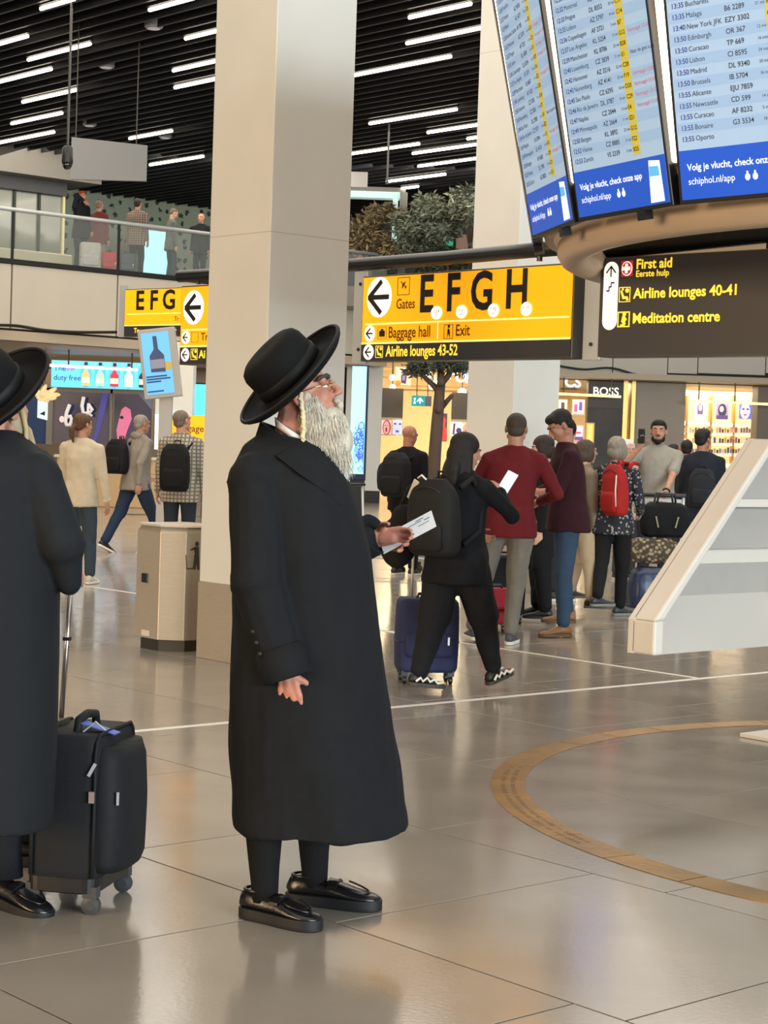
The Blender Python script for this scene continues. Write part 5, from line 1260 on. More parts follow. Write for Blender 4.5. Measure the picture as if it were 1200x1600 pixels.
# ---- main figure
MC = (-.19, 5.80); L = Local(MC, -8, 5.80)
man = empty('person', (MC[0], MC[1], 0), math.radians(-8)-PI/2, 'bearded man in long black coat and black brimmed hat holding a boarding pass, looking up', 'person')
rows = [(682, 404, 484, .085), (700, 382, 511, .160), (722, 370, 529, .198), (755, 366, 547, .218), (810, 366, 565, .225), (850, 366, 577, .235), (900, 366, 584, .24),
        (1000, 363, 597, .25), (1100, 359, 609, .26), (1200, 360, 622, .27), (1270, 363, 632, .278), (1290, 366, 634, .279)]
R_, TB = coat_loft(L, rows)
C = Geo(); C.loft(R_)
shR = L.P(396, 752, .165); elR = L.P(399, 905, .235); wrR = L.P(436, 1020, .25)
C.cap(shR+Vector((-.06, .01, .01)), shR, .085, .092); C.cap(shR, elR, .092, .088); C.cap(elR, wrR, .086, .070)
shL = L.P(470, 752, -.17); elL = L.P(498, 880, -.27); wrL = L.P(563, 846, -.20)
C.cap(shL+Vector((.05, 0, 0)), shL, .08, .085); C.cap(shL, elL, .085, .078); C.cap(elL, wrL, .078, .066)
blob('coat', C, COAT, man, voxel=.0075, it=4, fold=.013, fscale=(6, 6, 3.4))
# cuffs: slightly wider rings with an opening
def cuff(el, wr, r, m, nm='cuff'):
    d = (wr-el).normalized(); u = d.orthogonal().normalized(); v = d.cross(u); rings = []
    for t, q in ((-.05, r*1.0), (0.0, r*1.03), (.045, r*1.02), (.05, r*.96), (.03, r*.86)): rings.append([wr+d*t+(u*math.cos(2*PI*k/24)+v*math.sin(2*PI*k/24))*q for k in range(24)])
    return mesh(nm, Geo().loft(rings, cap=True), m, man, smooth=True)
cuff(elR, wrR+ (wrR-elR).normalized()*.035, .074, COAT); cuff(elL, wrL+(wrL-elL).normalized()*.02, .068, COAT)
for k in range(3):
    q = wrR+(elR-wrR).normalized()*(.0+.035*k)+Vector((.062, -.048, -.0)); mesh('cuff_button', Geo().ell(q, (.008, .008, .008)), RUBBER, man, smooth=True)
# lapel and collar
def strip(px_in, px_out, nm, m, lift=.022, th=.03, side=1):
    g = Geo(); A = []; B = []
    for (a, b) in ((px_in, A), (px_out, B)):
        for px, py in a:
            u_, z_ = L.uz(px, py)
            x_ = surf_x(TB, u_, z_)
            # project again with the lateral offset so that it sits on the coat
            p = L.P(px, py, x_); x_ = surf_x(TB, p.y, p.z); p = L.P(px, py, x_); b.append(Vector((x_+lift, p.y+.004, p.z)))
    n_ = len(A); rings = []
    for a, b in zip(A, B):
        mid = (a+b)/2+Vector((.006, 0, 0)); o_ = Vector((th, th*.4, 0)); rings.append([a, mid, b, b-o_, mid-o_, a-o_])
    if side < 0: pass
    return mesh(nm, g.loft(rings), m, man, smooth=False, bevel=.002)
strip([(470, 688), (499, 715), (526, 742), (545, 776), (560, 812)], [(430, 712), (468, 741), (506, 766), (535, 790), (559, 815)], 'lapel', COAT2)
def neck_band(c, ax_f, ax_x, a, b, up, th, nm, m, root, t0=0, t1=2*PI, n=32, h=1.0):
    rings = []
    for k in range(n+1):
        t = t0+(t1-t0)*k/n; d = Vector(ax_f)*math.cos(t)*a+Vector(ax_x)*math.sin(t)*b; p = Vector(c)+d; o_ = d.normalized()*th
        rings.append([p, p+o_, p+o_*1.0+Vector(up), p+Vector(up)])
    return mesh(nm, Geo().loft(rings, cap=True), m, root, smooth=True)
bk = L.P(431, 666, 0); fr = L.P(508, 714, 0); cc = (bk+fr)/2; axf = (fr-bk)/2
neck_band(cc, axf.normalized(), (1, 0, 0), axf.length, .074, (0, -.004, .026), .005, 'shirt_collar', SHIRT, man)
bk = L.P(402, 684, 0); fr = L.P(500, 732, 0); cc = (bk+fr)/2; axf = (fr-bk)/2
neck_band(cc, axf.normalized(), (1, 0, 0), axf.length, .092, (0, .014, .048), .012, 'coat_collar', COAT2, man, .9, 2*PI-.9)
g = Geo(); g.cap(L.P(500, 696, .0), L.P(534, 744, .0), .045, .022); blob('shirt_front', g, SHIRT, man, voxel=.006, it=2)
# body: head, neck, arms, hands, legs in one skin
hp_, hy_ = .34, .08
hc = L.P(474, 619, 0)
MH = Matrix.Translation(hc) @ Matrix.Rotation(hy_, 4, 'Z') @ Matrix.Rotation(hp_, 4, 'X')
SK = skin_mat('skin_main', '#b27763')
B = Geo(); head_parts(B, MH, 1.0, .004); nb = L.P(452, 705, 0)
B.cap(nb, hc+MH.to_3x3() @ Vector((0, -.042, -.055)), .070, .064)
B.loft([ering(Vector((0, L.uz(455, y)[0], L.uz(455, y)[1])), rx, ry, Matrix.Identity(3)) for y, rx, ry in ((1000, .15, .12), (880, .16, .13), (780, .16, .12), (720, .13, .08), (700, .06, .06))])
B.cap(L.P(440, 745, .1), shR, .05); B.cap(shR, elR, .05, .045); B.cap(elR, wrR, .042, .032)
B.cap(shL, elL, .05, .045); B.cap(elL, wrL, .042, .032)
hs = 1.06
wr2 = L.P(447, 1050, .25); B.cap(wrR, wr2, .031, .028)
hand_parts(B, wr2, (.0, .20, -1), (-1, .15, 0), 1, hs*.92, curls=(.30, .42, .5, .55), thumb_in=.35)
wl2 = L.P(588, 840, -.20); B.cap(wrL, wl2, .031, .028)
hand_parts(B, wl2, (.25, 1, .02), (1, -.15, -.1), -1, hs*.98, curls=(.42, .55, .65, .7), thumb_in=.9)
for px, py, x in ((424, 1330, .06), (508, 1325, -.10)):
    a = L.P(px+6, 1000, x); b = L.P(px, py-140, x); B.cap(a, b, .075, .05)
blob('body', B, SK, man, voxel=.0042, it=4)
face_details(man, MH, 1.0, hair_mat('#3c3732'), glasses=GOLDW, gaze=(0, .15))
for sx_ in (-1, 1): mesh('brow_hair', Geo().tube([MH @ Vector((sx_*x, y, z)) for x, y, z in ((.012, .092, .031), (.034, .091, .039), (.058, .075, .037), (.067, .056, .031))], [.004, .007, .0065, .003], 8), hair_mat('#3c3732'), man, smooth=True)
# legs
anN = floor_pt(412, 1438)-Vector((MC[0], MC[1], 0)); anF = floor_pt(490, 1413)-Vector((MC[0], MC[1], 0))
def loc(v): a = L.a; f = L.f; r = Vector((math.sin(a), -math.cos(a), 0)); return Vector((v.dot(r), v.dot(f), v.z))
aN = loc(anN)+ZV*.09; aF = loc(anF)+ZV*.09
for a, yaw, px in ((aN, -.42, 0), (aF, -.10, 0)):
    S_ = Geo(); S_.loft([ering(a+Vector((0, dy, dz)), rx, ry, Matrix.Identity(3), 18, 2) for dz, dy, rx, ry in ((-.03, .0, .036, .042), (.02, 0, .037, .043), (.08, -.004, .042, .048), (.18, -.008, .052, .058), (.32, -.005, .058, .064), (.5, 0, .06, .065))])
    mesh('stocking', S_, STOCK, man, smooth=True); loafer(man, a, yaw, 0.0, 1.0, 1.0 if yaw < -.2 else 1.06)
# hat, beard, side lock
hat(man, L.P(455, 588, 0), (.40, -.66, .66), (0, .7, .7), 1.02)
G = Geo()
def be(px, py, r, x=0.0, rot=0.0): G.ell(L.P(px, py, x), r, Matrix.Rotation(rot, 3, 'X'))
be(516, 650, (.055, .040, .036)); be(507, 668, (.068, .066, .046)); be(510, 690, (.066, .074, .046)); be(520, 711, (.050, .054, .040)); be(528, 728, (.026, .030, .028))
be(488, 640, (.024, .030, .042), .048); be(488, 640, (.024, .030, .042), -.048); be(488, 668, (.05, .045, .05), .032); be(477, 630, (.012, .020, .040), .064); be(477, 630, (.012, .020, .040), -.064); be(483, 690, (.045, .035, .03), .03)
be(538, 690, (.035, .03, .05)); be(527, 627, (.030, .014, .010), 0, -.3); be(532, 634, (.026, .010, .012), .012)
blob('beard', G, BEARDM, man, voxel=.005, it=4, fold=.004, fscale=(30, 30, 7))
rn = random.Random(4); ST = []
for k in range(3000):
    e = [(516, 655, .058, .05, .04, 0), (507, 670, .069, .067, .048, 0), (510, 691, .067, .075, .048, 0), (522, 711, .050, .054, .04, 0), (486, 650, .034, .036, .055, .044), (484, 688, .046, .037, .032, .03), (484, 636, .020, .032, .045, .060), (492, 640, .026, .03, .04, .046)][rn.randrange(8)]
    d = Vector((rn.gauss(.7, .8), rn.gauss(.2, 1), rn.gauss(-.1, .7))).normalized(); c = L.P(e[0], e[1], e[5])
    ST.append((c+Vector((d.x*e[2], d.y*e[3], d.z*e[4]))*.98, (d.x*.25, d.y*.25+.15, -1)))
beard_strands('beard_strands', man, ST, .058, STRAND, 8, (0, .08, -1))
P = [L.P(x, y, .086) for x, y in ((468, 612), (470, 630), (473, 650), (474, 670), (472, 690), (471, 702))]
mesh('side_lock', Geo().tube(P, [.005, .0065, .007, .0065, .006, .005], 8), mat('side_lock', '#d6c79e', rough=.6, bump=.6, bscale=60), man, smooth=True)
P2 = []
for k in range(40):
    t = k/39*5; i = min(int(t), 4); p = P[i].lerp(P[i+1], t-i); a = k*1.1; P2.append(p+Vector((.006*math.cos(a), .006*math.sin(a), 0)))
mesh('lock_twist', Geo().tube(P2, .0042, 6), mat('side_lock', '#d6c79e'), man, smooth=True)
# boarding pass
c = L.P(639, 831, -.185)
tk = empty('boarding_pass', (0, 0, 0), 0, 'white paper boarding pass held in the hand of the hat man', 'boarding pass')
Mman = Matrix.Translation((MC[0], MC[1], 0)) @ Matrix.Rotation(math.radians(-8)-PI/2, 4, 'Z')
xa = Vector((.05, .87, .50)).normalized(); ya = Vector((-.70, -.30, .60)); ya = (ya-xa*ya.dot(xa)).normalized(); za = xa.cross(ya)
Mt = Matrix((xa, ya, za)).transposed().to_4x4(); Mt.translation = c; tk.matrix_world = Mman @ Mt
mesh('sheet', Geo().box((0, 0, 0), (.195, .078, .0012)), mat('paper_white', '#dfe4e8', rough=.6), tk)
g = Geo()
for (x, y, w_, h_) in ((.03, .018, .05, .003), (.05, .026, .03, .003), (.075, .014, .02, .004), (.06, .0, .04, .0025), (-.01, -.022, .06, .007)):
    for sgn in (1, -1): g.box((x, y, sgn*.0009), (w_, h_, .0006))
mesh('print_lines', g, mat('ticket_ink', '#6a7078', rough=.7), tk)
# ---- second man at the left edge, pulling a suitcase
LC = (-1.24, 5.55); L2 = Local(LC, 20, 5.55)
m2 = empty('person', (LC[0], LC[1], 0), math.radians(20)-PI/2, 'man in dark coat and black hat cut off by the left edge, pulling a suitcase', 'person')
rows2 = [(672, -48, 22, .085), (690, -65, 42, .14), (712, -82, 68, .195), (745, -95, 84, .22), (820, -102, 88, .23), (900, -104, 85, .235), (1000, -106, 82, .24), (1100, -106, 79, .25), (1200, -106, 76, .255), (1270, -104, 73, .26), (1284, -103, 72, .262)]
R2, T2 = coat_loft(L2, rows2)
COATB = mat('coat_charcoal', '#17191c', rough=.82, var=.06, vscale=20, bump=.18, bscale=160, spec=.25)
C = Geo(); C.loft(R2); sR = L2.P(62, 752, .14); eR = L2.P(105, 852, .20); wR = L2.P(116, 915, .17)
C.cap(sR+Vector((-.08, 0, .02)), sR, .08, .085); C.cap(sR, eR, .085, .074); C.cap(eR, wR, .074, .040)
blob('coat', C, COATB, m2, voxel=.009, it=4, fold=.007, fscale=(7, 7, 2.5))
hc2 = L2.P(-2, 640, 0); MH2 = Matrix.Translation(hc2) @ Matrix.Rotation(.62, 4, 'Z') @ Matrix.Rotation(.15, 4, 'X')
B = Geo(); head_parts(B, MH2, 1.0); B.cap(L2.P(-10, 690, 0), hc2+Vector((0, -.02, -.05)), .062, .058)
B.loft([ering(Vector((0, L2.uz(-8, y)[0], L2.uz(-8, y)[1])), rx, ry, Matrix.Identity(3)) for y, rx, ry in ((1000, .15, .12), (800, .16, .12), (720, .13, .08), (695, .06, .06))])
B.cap(L2.P(0, 750, .08), sR, .045); B.cap(sR, eR, .045, .04); B.cap(eR, wR, .04, .03); hand_parts(B, wR+Vector((0, .0, .07)), (0, -.1, -1), (-1, 0, 0), 1, .85, curl=.9)
blob('body', B, skin_mat('skin_left', '#b07c66'), m2, voxel=.006, it=2)
face_details(m2, MH2, 1.0, hair_mat('#8a7a5c'))
hat(m2, L2.P(-10, 620, 0), (.34, -.62, .70), (0, .7, .7), 1.0)
G = Geo(); c = MH2
for q, r in (((.062, .02, -.05), (.02, .035, .045)), ((-.062, .02, -.05), (.02, .035, .045)), ((0, .06, -.10), (.05, .045, .05)), ((.02, .07, -.16), (.05, .045, .06)), ((.01, .075, -.21), (.03, .03, .04)), ((.05, .05, -.11), (.03, .04, .06))): G.ell(c @ Vector(q), r, c.to_3x3())
blob('beard', G, mat('beard_sandy', '#9c8868', rough=.7, var=.25, vscale=40, bump=.8, bscale=60, stretch=(1, 1, .2)), m2, voxel=.007, it=2, fold=.006, fscale=(40, 40, 9))
neck_band(hc2+Vector((0, -.03, -.135)), (0, 1, -.25), (1, 0, 0), .075, .07, (0, 0, .03), .006, 'shirt_collar', SHIRT, m2)
mesh('side_lock', Geo().tube([c @ Vector(q) for q in ((.084, .02, .0), (.088, .025, -.06), (.086, .02, -.12), (.084, .02, -.17))], .008, 8), mat('side_lock_sandy', '#b09c70', rough=.6), m2, smooth=True)
def loc2(px, py): v = floor_pt(px, py)-Vector((LC[0], LC[1], 0)); r = Vector((math.sin(L2.a), -math.cos(L2.a), 0)); return Vector((v.dot(r), v.dot(L2.f), 0))
TRS = cloth('trouser_dark', '#15171b')
for (px, py), yaw, pit in (((6, 1416), -.95, .12), ((46, 1352), -.3, -.05)):
    a = loc2(px, py)+ZV*.105
    S_ = Geo(); S_.loft([ering(a+Vector((0, dy, dz)), rx, rx*1.05, Matrix.Identity(3), 18, 2) for dz, dy, rx in ((-.01, .0, .055), (.08, -.01, .058), (.25, 0, .066), (.5, 0, .075))])
    mesh('trouser_leg', S_, TRS, m2, smooth=True); loafer(m2, a-ZV*.012, yaw, pit, 1.0, 1.0)
# ---- black suitcase of the second man
sp = floor_pt(124, 1407)
def black_case():
    rz = math.radians(79); r = empty('suitcase', (sp.x, sp.y, 0), rz, 'black soft upright suitcase with extended metal handle behind the left man', 'suitcase')
    w, d, h = .36, .235, .56; m = cloth('case_black', '#191a1c', rough=.7, bump=.15, bs=220)
    R = []
    for z, k in ((.09, .94), (.105, .99), (.14, 1.0), (h*.5, 1.0), (h-.05, 1.0), (h-.015, .97), (h, .9)): R.append(ering(Vector((0, 0, z)), w/2*k, d/2*k, Matrix.Identity(3), 32, 7))
    mesh('shell', Geo().loft(R), m, r, smooth=True)
    R = []
    for z, k in ((.13, .80), (.16, .95), (.3, 1.0), (h*.62, 1.0), (h*.85, .9), (h*.93, .7)): R.append(ering(Vector((0, -d/2, z)), w/2*.93*(.6+.4*k), .075*k, Matrix.Identity(3), 28, 2.6))
    fp_ = mesh('front_pocket', Geo().loft(R), m, r, smooth=True)
    for y in (-d/2+.012, d/2-.02):
        ring = [Vector((w/2*1.005*sx_, y, z)) for sx_, z in ((1, .12), (1, h*.5), (1, h-.06), (.93, h-.02), (.8, h+.002), (0, h+.004), (-.8, h+.002), (-.93, h-.02), (-1, h-.06), (-1, h*.5), (-1, .12))]
        mesh('piping', Geo().tube(ring, .0065, 6), m, r, smooth=True)
    mesh('top_handle', Geo().tube([(-.09, -.01, h-.01), (-.075, -.01, h+.035), (0, -.01, h+.045), (.075, -.01, h+.035), (.09, -.01, h-.01)], .014, 8), m, r, smooth=True)
    mesh('blue_tag', Geo().box((-.06, -.075, h+.012), (.05, .12, .004), Matrix.Rotation(.25, 3, 'X')), mat('tag_blue', '#5068b8', rough=.5), r)
    mesh('tag_loop', Geo().tube([(-.09, -.03, h+.0), (-.09, -.07, h+.035), (-.08, -.11, h+.0)], .003, 6), ALU, r)
    z1 = mesh('zip_pull', Geo().box((-w/2-.008, -d/2+.02, h-.10), (.006, .01, .045), Matrix.Rotation(.5, 3, 'X')), ALU, r); mesh('padlock', Geo().box((-w/2-.010, -d/2+.018, h-.185), (.01, .016, .035)), mat('lock_pink', '#b89a94', rough=.4, metal=.4), z1)
    mesh('zip_pull', Geo().box((-w*.43, -d/2-.055, h*.66), (.008, .006, .04)), ALU, r)
    mesh('chassis', Geo().loft([ering(Vector((0, 0, z)), w/2*k, d/2*k, Matrix.Identity(3), 32, 7) for z, k in ((.062, .9), (.07, 1.0), (.115, 1.01))]), BLACKM, r)
    wheel_set(r, [(sx_*w*.42, sy*d*.40) for sx_ in (-1, 1) for sy in (-1, 1)], .030, mat('wheel_grey', '#3a3a3c', rough=.5))
    mesh('handle_plate', Geo().box((0, d/2-.012, h+.006), (.19, .045, .022)), mat('plate_grey', '#6a625a', rough=.4, metal=.6), r, bevel=.004)
    top = .47
    for sx_ in (-1, 1):
        rd_ = mesh('handle_rod', Geo().tube([(sx_*.07, d/2-.012, h), (sx_*.07+.0, d/2-.035, h+top)], .0085, 10), mat('rod_chrome', '#b9aea4', rough=.25, metal=.9), r, smooth=True)
        mesh('rod_stop', Geo().box((sx_*.07, d/2-.025, h+top*.58), (.022, .022, .012)), BLACKM, rd_)
    mesh('handle_grip', Geo().cap((-.085, d/2-.036, h+top), (.085, d/2-.036, h+top), .016), BLACKM, r, smooth=True)
black_case()
# ------------------------------------------------------------------ other travellers
def lf(center, deg, H, px, py, lift=0, yaw=0.0, pitch=0.0):
    """foot target (normalised) from the floor point seen at a pixel"""
    s = H/1.75; v = floor_pt(px, py)-Vector((center[0], center[1], 0)); a = math.radians(deg); f = Vector((math.cos(a), math.sin(a), 0)); r = Vector((math.sin(a), -math.cos(a), 0))
    return (v.dot(r)/s, v.dot(f)/s, lift, yaw, pitch)
def base_at(px, d):
    """floor point whose upright line passes near the pixel column at eye height"""
    p = at(px, 700, d); return (p.x, p.y)
# girl with long hair, backpack and phone
c = fp(706, 1082); deg = 48
girl = person('woman in black with long dark hair and black backpack walking while holding a phone', 1.58, c, deg, feet=(lf(c, deg, 1.6, 772, 1079, .02, .0, -.25), lf(c, deg, 1.6, 652, 1088, .0, -.35, .12)),
    hands=((.10, .32, 1.36), (-.10, .30, 1.05)), elbows=((1, -.4, -.9), (-1, -.4, -.6)), lean=(0, .05), hy=-.45, hp=-.22, girth=1.2, top=('#101116', 'long', .12, 'hoodie'), pants=('#16171b', 1.75), shoes=('#141313', '#3a332c'),
    skin='#b98468', hair=('long', '#16110f'), fold=.010)
s = girl['s']
for i in (0, 1):
    o, Ms = girl['shoe%d' % i]
    for sx_ in (-1, 1):
        zz = [(.046*sx_, y, z) for y, z in ((-.05, .035), (-.02, .062), (.0, .038), (.03, .066), (.055, .04), (.085, .06), (.115, .035), (.16, .045))]
        mesh('white_flash', Geo().tube([Ms @ (Vector(q)*s) for q in zz], .009*s, 6), mat('shoe_white', '#e6dfd0', rough=.5), o, smooth=True)
    mesh('toe_cap', Geo().ell(Ms @ (Vector((0, .18, .035))*s), (.03*s, .026*s, .014*s), Ms.to_3x3()), mat('shoe_orange', '#b06a3c', rough=.5), o, smooth=True)
W = girl['W'] @ Matrix.Translation((.03, -.165, 1.08)) @ Matrix.Rotation(.08, 4, 'X')
bp1 = backpack('black backpack with pale luggage tag on the long-haired woman', W, .35, .46, .19, '#1b1a19', sh=[(.11, .02, .17), (.12, .12, .22), (.13, .2, .10), (.14, .16, -.1), (.13, .02, -.17)])
mesh('luggage_tag', Geo().box((-.13, -.13, .16), (.045, .012, .13), Matrix.Rotation(.5, 3, 'Y')), mat('tag_pale', '#b9ac98', rough=.5), bp1, bevel=.005)
mesh('tag_cord', Geo().tube([(-.10, -.12, .23), (-.06, -.13, .25), (-.03, -.12, .22)], .006, 6), mat('cord_white', '#d8d4cc'), bp1, smooth=True)
q = girl['W'] @ (girl['wr0']+Vector((.0, .07, .06)))
Mp = Matrix.Translation(q) @ Matrix.Rotation(math.radians(deg)-PI/2, 4, 'Z') @ Matrix.Rotation(.75, 4, 'Z') @ Matrix.Rotation(-.5, 4, 'X') @ Matrix.Rotation(.5, 4, 'Y')
phone('pale phone in the hand of the long-haired woman', Mp)
suitcase('navy blue soft suitcase beside the long-haired woman', (floor_pt(664, 1066).x, floor_pt(664, 1066).y), math.radians(8), .385, .25, .535, '#2b3154', handle=.30)
p = at(622, 848, 11.35)
bg = empty('shoulder_bag', (0, 0, 0), 0, 'rounded black bag hanging at the left of the long-haired woman', 'bag'); bg.location = p
g = Geo(); g.ell((0, 0, 0), (.12, .10, .16)); g.ell((.03, 0, .12), (.08, .08, .12)); blob('bag_body', g, cloth('bag_black', '#161515'), bg, voxel=.010, it=3, fold=.008)
mesh('strap', Geo().tube([(.0, 0, .2), (.05, .02, .33), (.16, .04, .42)], .014, 8), cloth('bag_black', '#161515'), bg, smooth=True)
# red sweater man
c = fp(788, 1008); deg = 84
red = person('man in dark red sweater and grey trousers seen from behind', 1.77, c, deg, feet=(lf(c, deg, 1.77, 797, 1007, 0, -.15), lf(c, deg, 1.77, 738, 1003, 0, .3)), hands=((.22, .30, 1.08), (-.14, .34, 1.10)), elbows=((1, -.5, -.6), (-1, -.5, -.6)),
    lean=(.05, .02), girth=1.15, top=('#641a20', 'long', .04, 'sweater'), pants=('#7b766d', 1.18), shoes=('#4a4a4e', '#e2ddd4'), skin='#b98a72', hair=('crop', '#453a32'), hp=-.1, fold=.008)
# maroon sweater man facing left
c = fp(880, 992); deg = 186
mar = person('man in maroon sweater and blue jeans looking down with a wristwatch', 1.82, c, deg, feet=(lf(c, deg, 1.82, 884, 984, 0, -.1), lf(c, deg, 1.82, 878, 996, 0, .25)), hands=((.08, .36, 1.08), (-.10, .35, 1.10)), elbows=((.6, -1, -.5), (-.8, -1, -.5)),
    lean=(0, .06), girth=1.08, top=('#33131a', 'rolled', .05, 'sweater'), pants=('#34465c', 1.12), shoes=('#85582f', '#5d4026'), skin='#b5806a', hair=('short', '#1a1512'), hp=-.62, hy=.12, fold=.007)
w_ = mar['el1'].lerp(mar['wr1'], .86); d_ = (mar['wr1']-mar['el1']).normalized(); u_ = d_.orthogonal().normalized(); v_ = d_.cross(u_)
wt = mesh('watch_strap', Geo().tube([w_+(u_*math.cos(t)+v_*math.sin(t))*.032 for t in [2*PI*k/16 for k in range(16)]], .008, 6, closed=True, cap=False), BLACKM, mar['root'], smooth=True)
mesh('watch_case', Geo().ell(w_+Vector((-.034, 0, .01)), (.01, .018, .018)), ALU, wt, smooth=True)
# floral woman with red backpack
FLOR = mat('floral_cloth', '#24242c', rough=.8)
N, Lk, b = nodes_of(FLOR); tc = N.new('ShaderNodeTexCoord'); vo = N.new('ShaderNodeTexVoronoi'); vo.inputs['Scale'].default_value = 32
Lk.new(tc.outputs['Object'], vo.inputs['Vector']); rp = N.new('ShaderNodeValToRGB'); rp.color_ramp.elements[0].position = .28; rp.color_ramp.elements[0].color = (.42, .36, .34, 1); rp.color_ramp.elements[1].position = .36; rp.color_ramp.elements[1].color = (.017, .018, .026, 1)
Lk.new(vo.outputs['Distance'], rp.inputs[0]); mxx = N.new('ShaderNodeMixRGB'); mxx.blend_type = 'MULTIPLY'; mxx.inputs[0].default_value = .3; Lk.new(rp.outputs[0], mxx.inputs[1]); Lk.new(vo.outputs['Color'], mxx.inputs[2]); Lk.new(mxx.outputs[0], b.inputs['Base Color'])
c = fp(952, 962); deg = 62
flo = person('grey-haired woman in dark floral blouse and black trousers with a red backpack', 1.64, c, deg, feet=(lf(c, deg, 1.64, 968, 962, 0, -.6), lf(c, deg, 1.64, 932, 968, 0, -.6)), hands=((.18, .26, 1.0), (-.2, .24, 1.0)), lean=(0, .05),
    girth=1.12, top=('#24242c', 'long', .06, 'blouse'), topmat=FLOR, pants=('#161616', 1.15), shoes=('#2f3033', '#7d7a74'), skin='#b98a74', hair=('bob', '#8b8172'), face=False)
W = flo['W'] @ Matrix.Translation((.13, -.14, 1.16)) @ Matrix.Rotation(-.5, 4, 'Z') @ Matrix.Rotation(.08, 4, 'X')
rbk = backpack('bright red backpack with white piping on the floral woman', W, .27, .46, .17, '#a3221f', sh=[(.07, .02, .19), (.07, .08, .235), (.07, .14, .22)])
mesh('white_piping', Geo().tube([(.10, -.165, -.14), (.105, -.17, 0), (.09, -.14, .13), (.07, -.10, .19)], .007, 6), mat('piping_white', '#ddd5cc'), rbk, smooth=True)
# woman in beige trousers hidden behind the maroon man
c = fp(905, 958); deg = 20
per = person('woman in loose beige trousers mostly hidden behind the maroon man', 1.60, c, deg, feet=(lf(c, deg, 1.6, 926, 966, 0, -.5), lf(c, deg, 1.6, 890, 950, 0, .2)), top=('#8a7a66', 'long', .05, 'jacket'), pants=('#b39d7e', 1.45), shoes=('#35302c', '#55504a'), skin='#c59a84', hair=('bob', '#4a3a2e'), face=False)
# person in black between the red and the maroon man
c = fp(842, 968); deg = 178
per = person('pale-faced person in black clothes standing behind the red sweater man', 1.62, c, deg, feet=(lf(c, deg, 1.62, 838, 972, 0, 0), lf(c, deg, 1.62, 850, 974, 0, 0)), top=('#121214', 'long', .25, 'jacket'), pants=('#101012', 1.5), shoes=('#121212', '#202020'), skin='#cda08a', hair=('bob', '#2c221c'), hp=-.2)
suitcase('small red suitcase between the walkers, half hidden', fp(769, 988), .2, .28, .2, .36, '#8e1c2a')
suitcase('black upright suitcase behind the grey-trousered legs', (at(836, 900, 15.7).x-.28, 15.7), .3, .36, .26, .58, '#17171a')
# phone man behind the luggage trolley
c = base_at(1028, 19.2); deg = -100
pm = person('bearded man in grey t-shirt photographing with a dark phone behind a luggage trolley', 1.85, c, deg, hands=((.17, .25, 1.46), (-.10, .42, 1.02)), elbows=((.9, .1, -1), (-.9, -.3, -.6)), girth=1.12, top=('#8f8a80', 'short', .04, 't_shirt'), pants=('#2a2c33', 1.1),
    skin='#b08068', hair=('short', '#0d0b0a'), beard='#120e0c', hdir=[((-.1, .25, 1), (-.2, 1, 0)), None], fold=.005)
q = pm['W'] @ (pm['wr0']+Vector((-.02, .06, .12)))
phone('dark phone raised by the man in the grey t-shirt', Matrix.Translation(q) @ Matrix.Rotation(math.radians(deg)+PI/2, 4, 'Z') @ Matrix.Rotation(PI, 4, 'Z'), mat('phone_dark', '#121316', rough=.2))
w_ = pm['el1'].lerp(pm['wr1'], .9); d_ = (pm['wr1']-pm['el1']).normalized(); u_ = d_.orthogonal().normalized(); v_ = d_.cross(u_)
mesh('watch_strap', Geo().tube([w_+(u_*math.cos(t)+v_*math.sin(t))*.034 for t in [2*PI*k/16 for k in range(16)]], .009, 6, closed=True, cap=False), BLACKM, pm['root'], smooth=True)
# luggage trolley
tc_ = base_at(1030, 18.3)
tr = empty('luggage_trolley', (tc_[0], tc_[1], 0), math.radians(-4), 'steel airport luggage trolley with black handlebar loaded with bags', 'trolley')
mesh('handlebar', Geo().cap((-.30, .33, 1.07), (.30, .33, 1.07), .022), BLACKM, tr, smooth=True)
mesh('push_frame', Geo().tube([(-.29, .33, 1.06), (-.28, .28, .6), (-.27, .20, .16), (.27, .20, .16), (.28, .28, .6), (.29, .33, 1.06)], .016, 8), ALU, tr, smooth=True)
mesh('advert_plate', Geo().box((0, .31, .99), (.54, .012, .09)), mat('plate_silver', '#b8b4ac', rough=.3, metal=.6), tr)
for x in (-.2, 0, .2): mesh('deck_bar', Geo().tube([(x, .22, .17), (x, -.62, .14)], .014, 8), ALU, tr, smooth=True)
mesh('nose_bar', Geo().tube([(-.25, -.60, .15), (0, -.68, .17), (.25, -.60, .15)], .016, 8), ALU, tr, smooth=True)
wheel_set(tr, [(-.26, .16), (.26, .16), (0, -.56)], .06)
